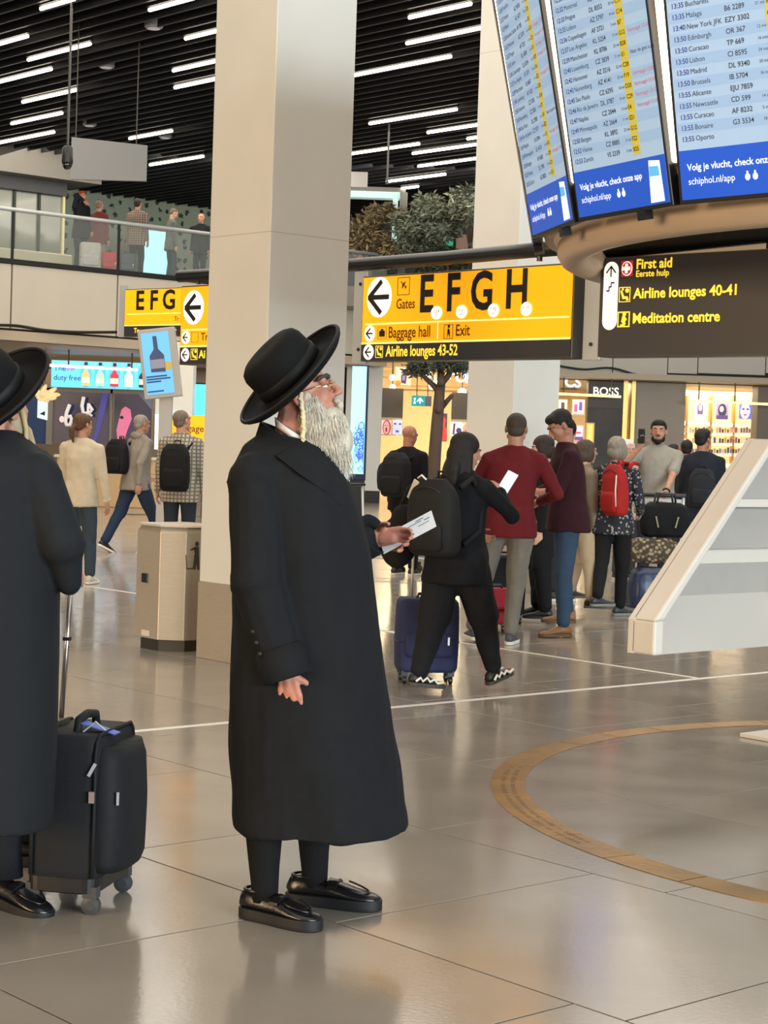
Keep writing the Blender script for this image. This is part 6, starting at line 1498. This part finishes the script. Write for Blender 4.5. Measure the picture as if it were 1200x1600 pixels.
def bag_at(name, label, px, py, d, r, col, rz=0.0, handles=True, m=None, cat='bag'):
    p = at(px, py, d); o = empty(name, p, rz, label, cat); mm = m or cloth('bag_'+col, col, bump=.2)
    R = []
    for z, k in ((-1, .80), (-.85, .98), (-.3, 1.04), (.3, 1.0), (.75, .88), (1, .62)): R.append(ering(Vector((0, 0, z*r[2])), r[0]*k, r[1]*k, Matrix.Identity(3), 26, 3.6))
    g = Geo(); g.loft(R); blob('bag_body', g, mm, o, voxel=.012, it=4, fold=.012)
    if handles:
        for y in (-1, 1): mesh('handle', Geo().tube([(-r[0]*.4, y*r[1]*.5, r[2]*.75), (-r[0]*.32, y*r[1]*.62, r[2]*1.5), (r[0]*.32, y*r[1]*.62, r[2]*1.5), (r[0]*.4, y*r[1]*.5, r[2]*.75)], .012, 8), BLACKM, o, smooth=True)
        for x in (-.4, .4): mesh('buckle', Geo().box((x*r[0], -r[1]*1.04, -r[2]*.1), (.014, .02, .11), Matrix.Rotation(x*.6, 3, 'Y')), mat('buckle_dull', '#8d8066', rough=.5), o)
    return o
bag_at('holdall', 'black holdall with handles lying on top of the loaded trolley', 1038, 812, 18.0, (.24, .17, .17), '#131314')
PATT = mat('patterned_cloth', '#7d6a48', rough=.8)
N, Lk, b = nodes_of(PATT); tc = N.new('ShaderNodeTexCoord'); vo = N.new('ShaderNodeTexVoronoi'); vo.inputs['Scale'].default_value = 26; Lk.new(tc.outputs['Object'], vo.inputs['Vector'])
rp = N.new('ShaderNodeValToRGB'); rp.color_ramp.elements[0].color = (.40, .30, .17, 1); rp.color_ramp.elements[1].color = (.05, .035, .02, 1); rp.color_ramp.elements[0].position = .2; rp.color_ramp.elements[1].position = .55; Lk.new(vo.outputs['Distance'], rp.inputs[0]); Lk.new(rp.outputs[0], b.inputs['Base Color'])
bag_at('patterned_bag', 'brown and gold patterned bag beneath the black holdall', 1020, 860, 17.9, (.25, .17, .12), '#7d6a48', 0, False, PATT)
bag_at('blue_bundle', 'dark blue jacket bundle at the bottom of the trolley', 1018, 920, 17.8, (.23, .18, .21), '#1d2740', .2, False, mat('bundle_blue', '#1f2c49', rough=.4, var=.2, vscale=8, bump=.3, bscale=14), 'bundle')
# people further back on the right
c = base_at(981, 21.5)
person('woman with white headscarf and dark hair behind the floral woman', 1.64, c, -75, top=('#b9aa98', 'long', .1, 'coat'), pants=('#3a3a3e', 1.2), skin='#bd8d76', hair=('hijab', '#cfc8be'), vox=1.3)
c = base_at(1098, 20.5)
dj = person('dark-haired man in navy jacket with a backpack seen from behind at right', 1.79, c, 78, top=('#1c1f29', 'long', .12, 'jacket'), pants=('#4a5260', 1.1), skin='#9c6f58', hair=('short', '#14100e'), hy=-.5, girth=1.15, vox=1.3)
W = dj['W'] @ Matrix.Translation((.02, -.16, 1.13))
backpack('dark grey backpack on the man in the navy jacket', W, .30, .42, .15, '#202226', sh=[(.1, .02, .16), (.11, .12, .23), (.12, .2, .10), (.12, .16, -.1), (.11, .02, -.15)])
c = base_at(1073, 23.5); person('person with black hair standing left of the navy jacket man', 1.68, c, 80, top=('#1b1b1f', 'long', .1, 'jacket'), pants=('#232326', 1.1), skin='#a87a62', hair=('short', '#0d0b0b'), vox=1.4, face=False)
c = base_at(1053, 26.0); person('distant man in white collar between the t-shirt man and navy jacket man', 1.64, c, 15, top=('#cfc8c0', 'long', .08, 'shirt'), pants=('#2c2c30', 1.1), skin='#8f6450', hair=('crop', '#1a1310'), vox=1.5, face=True)
c = base_at(886, 18.2); person('person with dark tied-up hair just behind the maroon man', 1.80, c, 100, top=('#2a2624', 'long', .1, 'jacket'), pants=('#232326', 1.1), skin='#a87a62', hair=('bun', '#15100e'), vox=1.4, face=False)
# bald man in black in the middle distance
c = base_at(638, 21.0)
bm = person('bald man in black jacket carrying a black rucksack near the tree', 1.72, c, 62, top=('#101113', 'long', .1, 'jacket'), pants=('#101114', 1.15), skin='#a5745c', hair=('bald', '#302822'), girth=1.15, hp=-.2, hy=-.3, vox=1.2)
W = bm['W'] @ Matrix.Translation((0, -.15, 1.15)); backpack('large black rucksack on the bald man', W, .34, .50, .26, '#131316', sh=[(.1, .02, .18), (.11, .12, .25), (.12, .2, .10), (.12, .16, -.1), (.11, .02, -.18)])
bt = base_at(612, 21.5)
tr2 = empty('luggage_trolley', (bt[0], bt[1], 0), math.radians(60), 'low luggage trolley with a navy bag left of the bald man', 'trolley')
for x in (-.2, .2): mesh('deck_bar', Geo().tube([(x, -.4, .16), (x, .45, .18), (x, .5, 1.0)], .015, 8), ALU, tr2, smooth=True)
mesh('handlebar', Geo().cap((-.24, .5, 1.0), (.24, .5, 1.0), .02), BLACKM, tr2, smooth=True); wheel_set(tr2, [(-.2, -.3), (.2, -.3), (-.2, .4), (.2, .4)], .05)
o = bag_at('travel_bag', 'navy travel bag lying on the low trolley', 612, 745, 21.4, (.17, .15, .17), '#1a2036'); 
# left walkers
c = base_at(128, 18.2); deg = 78
wp = person('woman with brown ponytail in cream sweater and jeans walking away', 1.70, c, deg, feet=((.09, .10, 0, 0), (-.09, -.12, .02, 0, .2)), hands=((.27, .06, .80), (-.22, .12, .85)), top=('#c9bca6', 'long', .06, 'sweater'), pants=('#3a4856', 1.15), shoes=('#d0c8ba', '#e4ded4'), skin='#b98a72', hair=('pony', '#5d4027'), hy=-.45, vox=1.1, fold=.009)
g = Geo(); el, wr = wp['el0'], wp['wr0']; q = el.lerp(wr, .93); d_ = (wr-el).normalized(); u_ = d_.orthogonal().normalized(); v_ = d_.cross(u_)
mesh('bracelet', g.tube([q+(u_*math.cos(t)+v_*math.sin(t))*.034 for t in [2*PI*k/14 for k in range(14)]], .007, 6, closed=True, cap=False), mat('bracelet_white', '#ddd8d0'), wp['root'], smooth=True)
c = base_at(214, 23.4); deg = 40
gm = person('grey-haired man in grey hoodie and blue jeans striding with a bag', 1.80, c, deg, feet=((.10, .34, 0, 0), (-.10, -.36, .02, 0, .45)), hip_drop=.03, hands=((.22, -.1, .86), (-.2, .25, .95)), top=('#8d857a', 'long', .05, 'hoodie'), pants=('#27344c', 1.22), shoes=('#15151a', '#e0dcd4'), skin='#b98872', hair=('crop', '#958d82'), lean=(0, .08), girth=1.12, vox=1.2, fold=.009)
g = Geo(); nb_ = gm['nb']; g.ell(nb_+Vector((0, -.06, .0)), (.11, .06, .06)); blob('hood', g, cloth('cloth_#8d857a', '#8d857a'), gm['root'], voxel=.012, it=3)
W = gm['W'] @ Matrix.Translation((-.10, -.16, 1.22)) @ Matrix.Rotation(.35, 4, 'Z'); backpack('black backpack slung on the man in the grey hoodie', W, .32, .44, .2, '#141416', sh=[(.1, .02, .16), (.11, .12, .23), (.12, .2, .10), (.12, .16, -.1), (.11, .02, -.15)])
PLAID = mat('plaid_cloth', '#9a9080', rough=.85)
def plaid(m, c0, c1, sc):
    N, Lk, b = nodes_of(m); tc = N.new('ShaderNodeTexCoord'); out = None
    for dr in ('X', 'Z'):
        w = N.new('ShaderNodeTexWave'); w.bands_direction = dr; w.inputs['Scale'].default_value = sc; w.inputs['Distortion'].default_value = .4; Lk.new(tc.outputs['Object'], w.inputs['Vector'])
        r = N.new('ShaderNodeValToRGB'); r.color_ramp.elements[0].position = .62; r.color_ramp.elements[1].position = .80; Lk.new(w.outputs['Fac'], r.inputs[0])
        if out is None: out = r.outputs[0]
        else:
            a = N.new('ShaderNodeMixRGB'); a.blend_type = 'LIGHTEN'; a.inputs[0].default_value = 1; Lk.new(out, a.inputs[1]); Lk.new(r.outputs[0], a.inputs[2]); out = a.outputs[0]
    mx = N.new('ShaderNodeMixRGB'); mx.inputs[1].default_value = (*srgb(c0), 1); mx.inputs[2].default_value = (*srgb(c1), 1); Lk.new(out, mx.inputs[0]); Lk.new(mx.outputs[0], b.inputs['Base Color'])
plaid(PLAID, '#b3a894', '#6e6a60', 7.5)
c = base_at(283, 20.3)
pl = person('man in pale plaid shirt and black backpack looking up beside the litter bin', 1.80, c, 82, top=('#9a9080', 'long', .10, 'plaid_shirt'), topmat=PLAID, pants=('#2c323c', 1.1), skin='#b98872', hair=('crop', '#6d6052'), hy=-.5, hp=.15, girth=1.1, vox=1.1, hands=((.26, .05, .82), (-.27, .08, .84)))
W = pl['W'] @ Matrix.Translation((0, -.145, 1.16)); backpack('large black backpack on the man in the plaid shirt', W, .33, .52, .2, '#111113', sh=[(.10, .02, .20), (.13, .08, .27), (.14, .2, .12), (.13, .16, -.1), (.11, .02, -.17)])
# people up on the gallery
PL2 = mat('plaid_brown', '#6b5a50', rough=.85); plaid(PL2, '#4a3c38', '#8a786a', 6.0)
def on_gallery(px, y): x, z = gx(px, 430, y); p = B0+EB*x+EA*y; return (p.x, p.y, ZD)
person('red-haired man in black jacket with hand at his mouth on the gallery', 1.86, on_gallery(124, 1.0), -40, hands=((.06, .16, 1.50), (-.2, .1, .9)), top=('#14171c', 'long', .1, 'jacket'), pants=('#1a2030', 1.15), skin='#b0765c', hair=('short', '#7a3418'), vox=1.6)
person('person in rust red top seen from behind on the gallery', 1.74, on_gallery(152, 1.3), 70, top=('#6e3230', 'long', .1, 'sweater'), pants=('#8a8478', 1.15), skin='#b58a74', hair=('crop', '#8a6a58'), vox=1.6, face=False)
person('man in brown plaid shirt and black trousers on the gallery', 1.86, on_gallery(212, 1.0), 75, top=('#6b5a50', 'long', .12, 'plaid_shirt'), topmat=PL2, pants=('#141416', 1.1), skin='#a87860', hair=('short', '#1c1512'), vox=1.6, face=False)
person('man in grey green jacket looking down on the gallery', 1.72, on_gallery(266, .9), 25, top=('#5d625c', 'long', .1, 'jacket'), pants=('#26323a', 1.2), skin='#b08a74', hair=('crop', '#5a4a3c'), hp=-.5, vox=1.6)
person('man in dark jacket nearest the column on the gallery', 1.70, on_gallery(312, .9), -110, top=('#17191d', 'long', .1, 'jacket'), pants=('#22262c', 1.1), skin='#a87860', hair=('fringe', '#5a4c40'), vox=1.6)
def gal_case(px, y, w, h, col, label):
    p = on_gallery(px, y); o = suitcase(label, (p[0], p[1]), math.radians(20), w, .25, h, col, soft=False); o.location.z = ZD; return o
gal_case(140, .55, .46, .68, '#a8a79c', 'pale grey hard suitcase on the gallery floor'); gal_case(169, .6, .42, .52, '#b0242e', 'red suitcase on the gallery floor'); gal_case(197, .7, .4, .55, '#3c4044', 'dark grey suitcase on the gallery floor behind the glass')
# ------------------------------------------------------------------ planting
BARK = mat('bark', '#4a3b30', rough=.85, var=.2, vscale=10, bump=.6, bscale=25, stretch=(1, 1, .3))
LEAF = mat('leaf_olive', '#5c6150', rough=.6, var=.35, vscale=3)
LEAF2 = mat('leaf_brown', '#7a6a4a', rough=.6, var=.4, vscale=3)
def foliage(name, blobs, n, size, m, parent, seed):
    rn = random.Random(seed); V = []; Fc = []
    for k in range(n):
        c, r = blobs[rn.randrange(len(blobs))]; d = Vector((rn.gauss(0, 1), rn.gauss(0, 1), rn.gauss(0, 1))).normalized()*(rn.random()**.45)
        p = Vector(c)+Vector((d.x*r[0], d.y*r[1], d.z*r[2])); a = Vector((rn.gauss(0, 1), rn.gauss(0, 1), rn.gauss(-.2, .6))).normalized(); b = a.orthogonal().normalized()
        b = (Quaternion(a, rn.uniform(0, 6.28)) @ b); L_ = size*rn.uniform(.6, 1.3); w = L_*.16; q = a.cross(b)*w*.3; i = len(V)
        V += [p, p+a*L_*.45+b*w+q, p+a*L_, p+a*L_*.45-b*w+q]; Fc += [(i, i+1, i+2, i+3)]
    g = Geo(); g.v = V; g.f = Fc; return mesh(name, g, m, parent, kind='stuff')
a = at(683, 780, 25.0); tb = empty('indoor_tree', (a.x, 25.0, 0), 0, 'slim indoor tree with bare trunk standing behind the long-haired woman', 'tree')
def tp(px, py, dy=0.0): p = at(px, py, 25.0+dy); return Vector((p.x-a.x, dy, p.z))
mesh('trunk', Geo().tube([(0.02, 0, .35), tp(676, 760), tp(680, 700), tp(684, 650), tp(687, 612), tp(690, 596)], [.10, .095, .085, .08, .07, .055], 12), BARK, tb, smooth=True)
for k, P in enumerate(([(687, 612), (675, 600), (662, 588), (650, 573), (640, 558)], [(690, 598), (700, 588), (708, 574), (716, 556)], [(684, 642), (694, 632), (706, 618)], [(689, 600), (688, 580), (690, 550), (694, 520)])):
    mesh('branch', Geo().tube([tp(x, y, .1*k*((i % 2)-.5)) for i, (x, y) in enumerate(P)], [.05, .04, .03, .025, .018][:len(P)], 8), BARK, tb, smooth=True)
foliage('foliage', [(tp(650, 575), (.18, .3, .12)), (tp(672, 572), (.2, .3, .10)), (tp(702, 568), (.2, .3, .13)), (tp(722, 572), (.15, .3, .12)), (tp(690, 545), (.4, .4, .2))], 1500, .085, mat('leaf_dark', '#2f3a2c', rough=.6, var=.3), tb, 3)
mesh('planter', Geo().lathe([(.26, 0), (.34, .36), (.34, .42), (.30, .42), (.29, .36)], 28), mat('planter_grey', '#5a5652', rough=.6), tb, smooth=False)
mesh('soil', Geo().lathe([(.29, .34), (.29, .37)], 24), DARKJ, tb)
# planting on the upper deck
p = at(530, 470, 43.4); q = at(790, 470, 43.4)
mesh('upper_deck', Geo().box(((p.x+q.x)/2, 48.4, 4.85), (q.x-p.x, 10, .3)), mat('deck_floor', '#6d675e'), ug)
def shrub(px, py, rx, rz_, d, n, m, label, seed):
    c = at(px, py, d); r = empty('indoor_shrub', (c.x, d, 5.0), 0, label, 'shrub'); h = c.z-5.0
    mesh('trunk', Geo().tube([(0, 0, .2), (.03, 0, h*.5), (0, 0, h)], [.06, .05, .03], 8), BARK, r, smooth=True)
    for k in range(5):
        a_ = k*1.3; mesh('branch', Geo().tube([(0.02, 0, h*.55), (rx*.4*math.cos(a_), .2*math.sin(a_), h*.9), (rx*.75*math.cos(a_), .3*math.sin(a_), h+rz_*.5*math.sin(a_*2))], [.03, .022, .012], 6), BARK, r, smooth=True)
    rn = random.Random(seed); bl = [((0, 0, h), (rx*.7, .6, rz_*.7))]+[((rn.uniform(-.8, .8)*rx, rn.uniform(-.4, .4), h+rn.uniform(-.9, .7)*rz_), (rx*.38, .4, rz_*.34)) for _ in range(9)]
    foliage('foliage', bl, n, .17, m, r, seed)
    mesh('planter', Geo().box((0, 0, .2), (1.2, .7, .4)), mat('planter_grey', '#5a5652'), r, bevel=.02)
shrub(668, 350, 1.0, .75, 45.0, 5200, LEAF, 'grey green bushy tree above the gates sign on the upper level', 21)
shrub(573, 362, .75, .8, 46.5, 3800, LEAF2, 'brownish leafy shrub right beside the near column on the upper level', 22)
shrub(735, 318, .45, .6, 44.0, 1300, LEAF, 'thin leafy shrub touching the far column on the upper level', 23)
shrub(700, 405, .8, .35, 44.4, 1800, mat('leaf_dark', '#2f3a2c'), 'low dark green shrub just over the black pipe on the upper level', 24)
# ------------------------------------------------------------------ apply modifiers and lettering once
bpy.context.view_layer.update()
dg = bpy.context.evaluated_depsgraph_get()
new = []
for o, fa, fs in FINAL:
    new.append((o, bpy.data.meshes.new_from_object(o.evaluated_get(dg)), fa, fs))
tnew = []
for o, par in TEXTS:
    tnew.append((o, par, bpy.data.meshes.new_from_object(o.evaluated_get(dg))))
for o, me, fa, fs in new:
    if fa:
        me.calc_loop_triangles() if False else None
        n = len(me.vertices); co = np.empty(n*3); me.vertices.foreach_get('co', co); co = co.reshape(-1, 3)
        nr = np.empty(n*3); me.vertices.foreach_get('normal', nr); nr = nr.reshape(-1, 3)
        seed = Vector((hash(o.name) % 97, len(o.name)*3.1, 5.0)); seed.x = (sum(map(ord, o.name)) % 31)
        d = np.array([noise.noise(Vector((c[0]*fs[0], c[1]*fs[1], c[2]*fs[2]))+seed)+.45*noise.noise(Vector((c[0]*fs[0]*2.3, c[1]*fs[1]*2.3, c[2]*fs[2]*2.3+c[0]*6))+seed) for c in co])
        co = co+nr*(d*fa)[:, None]; me.vertices.foreach_set('co', co.ravel()); me.update()
    o.modifiers.clear(); old = o.data; o.data = me
    if old.users == 0: bpy.data.meshes.remove(old)
for o, par, me in tnew:
    q = bpy.data.objects.new(o.name, me); COL.objects.link(q); q.parent = par; q.matrix_local = o.matrix_local.copy()
    nm = o.name; bpy.data.objects.remove(o); q.name = nm
bpy.context.view_layer.update()
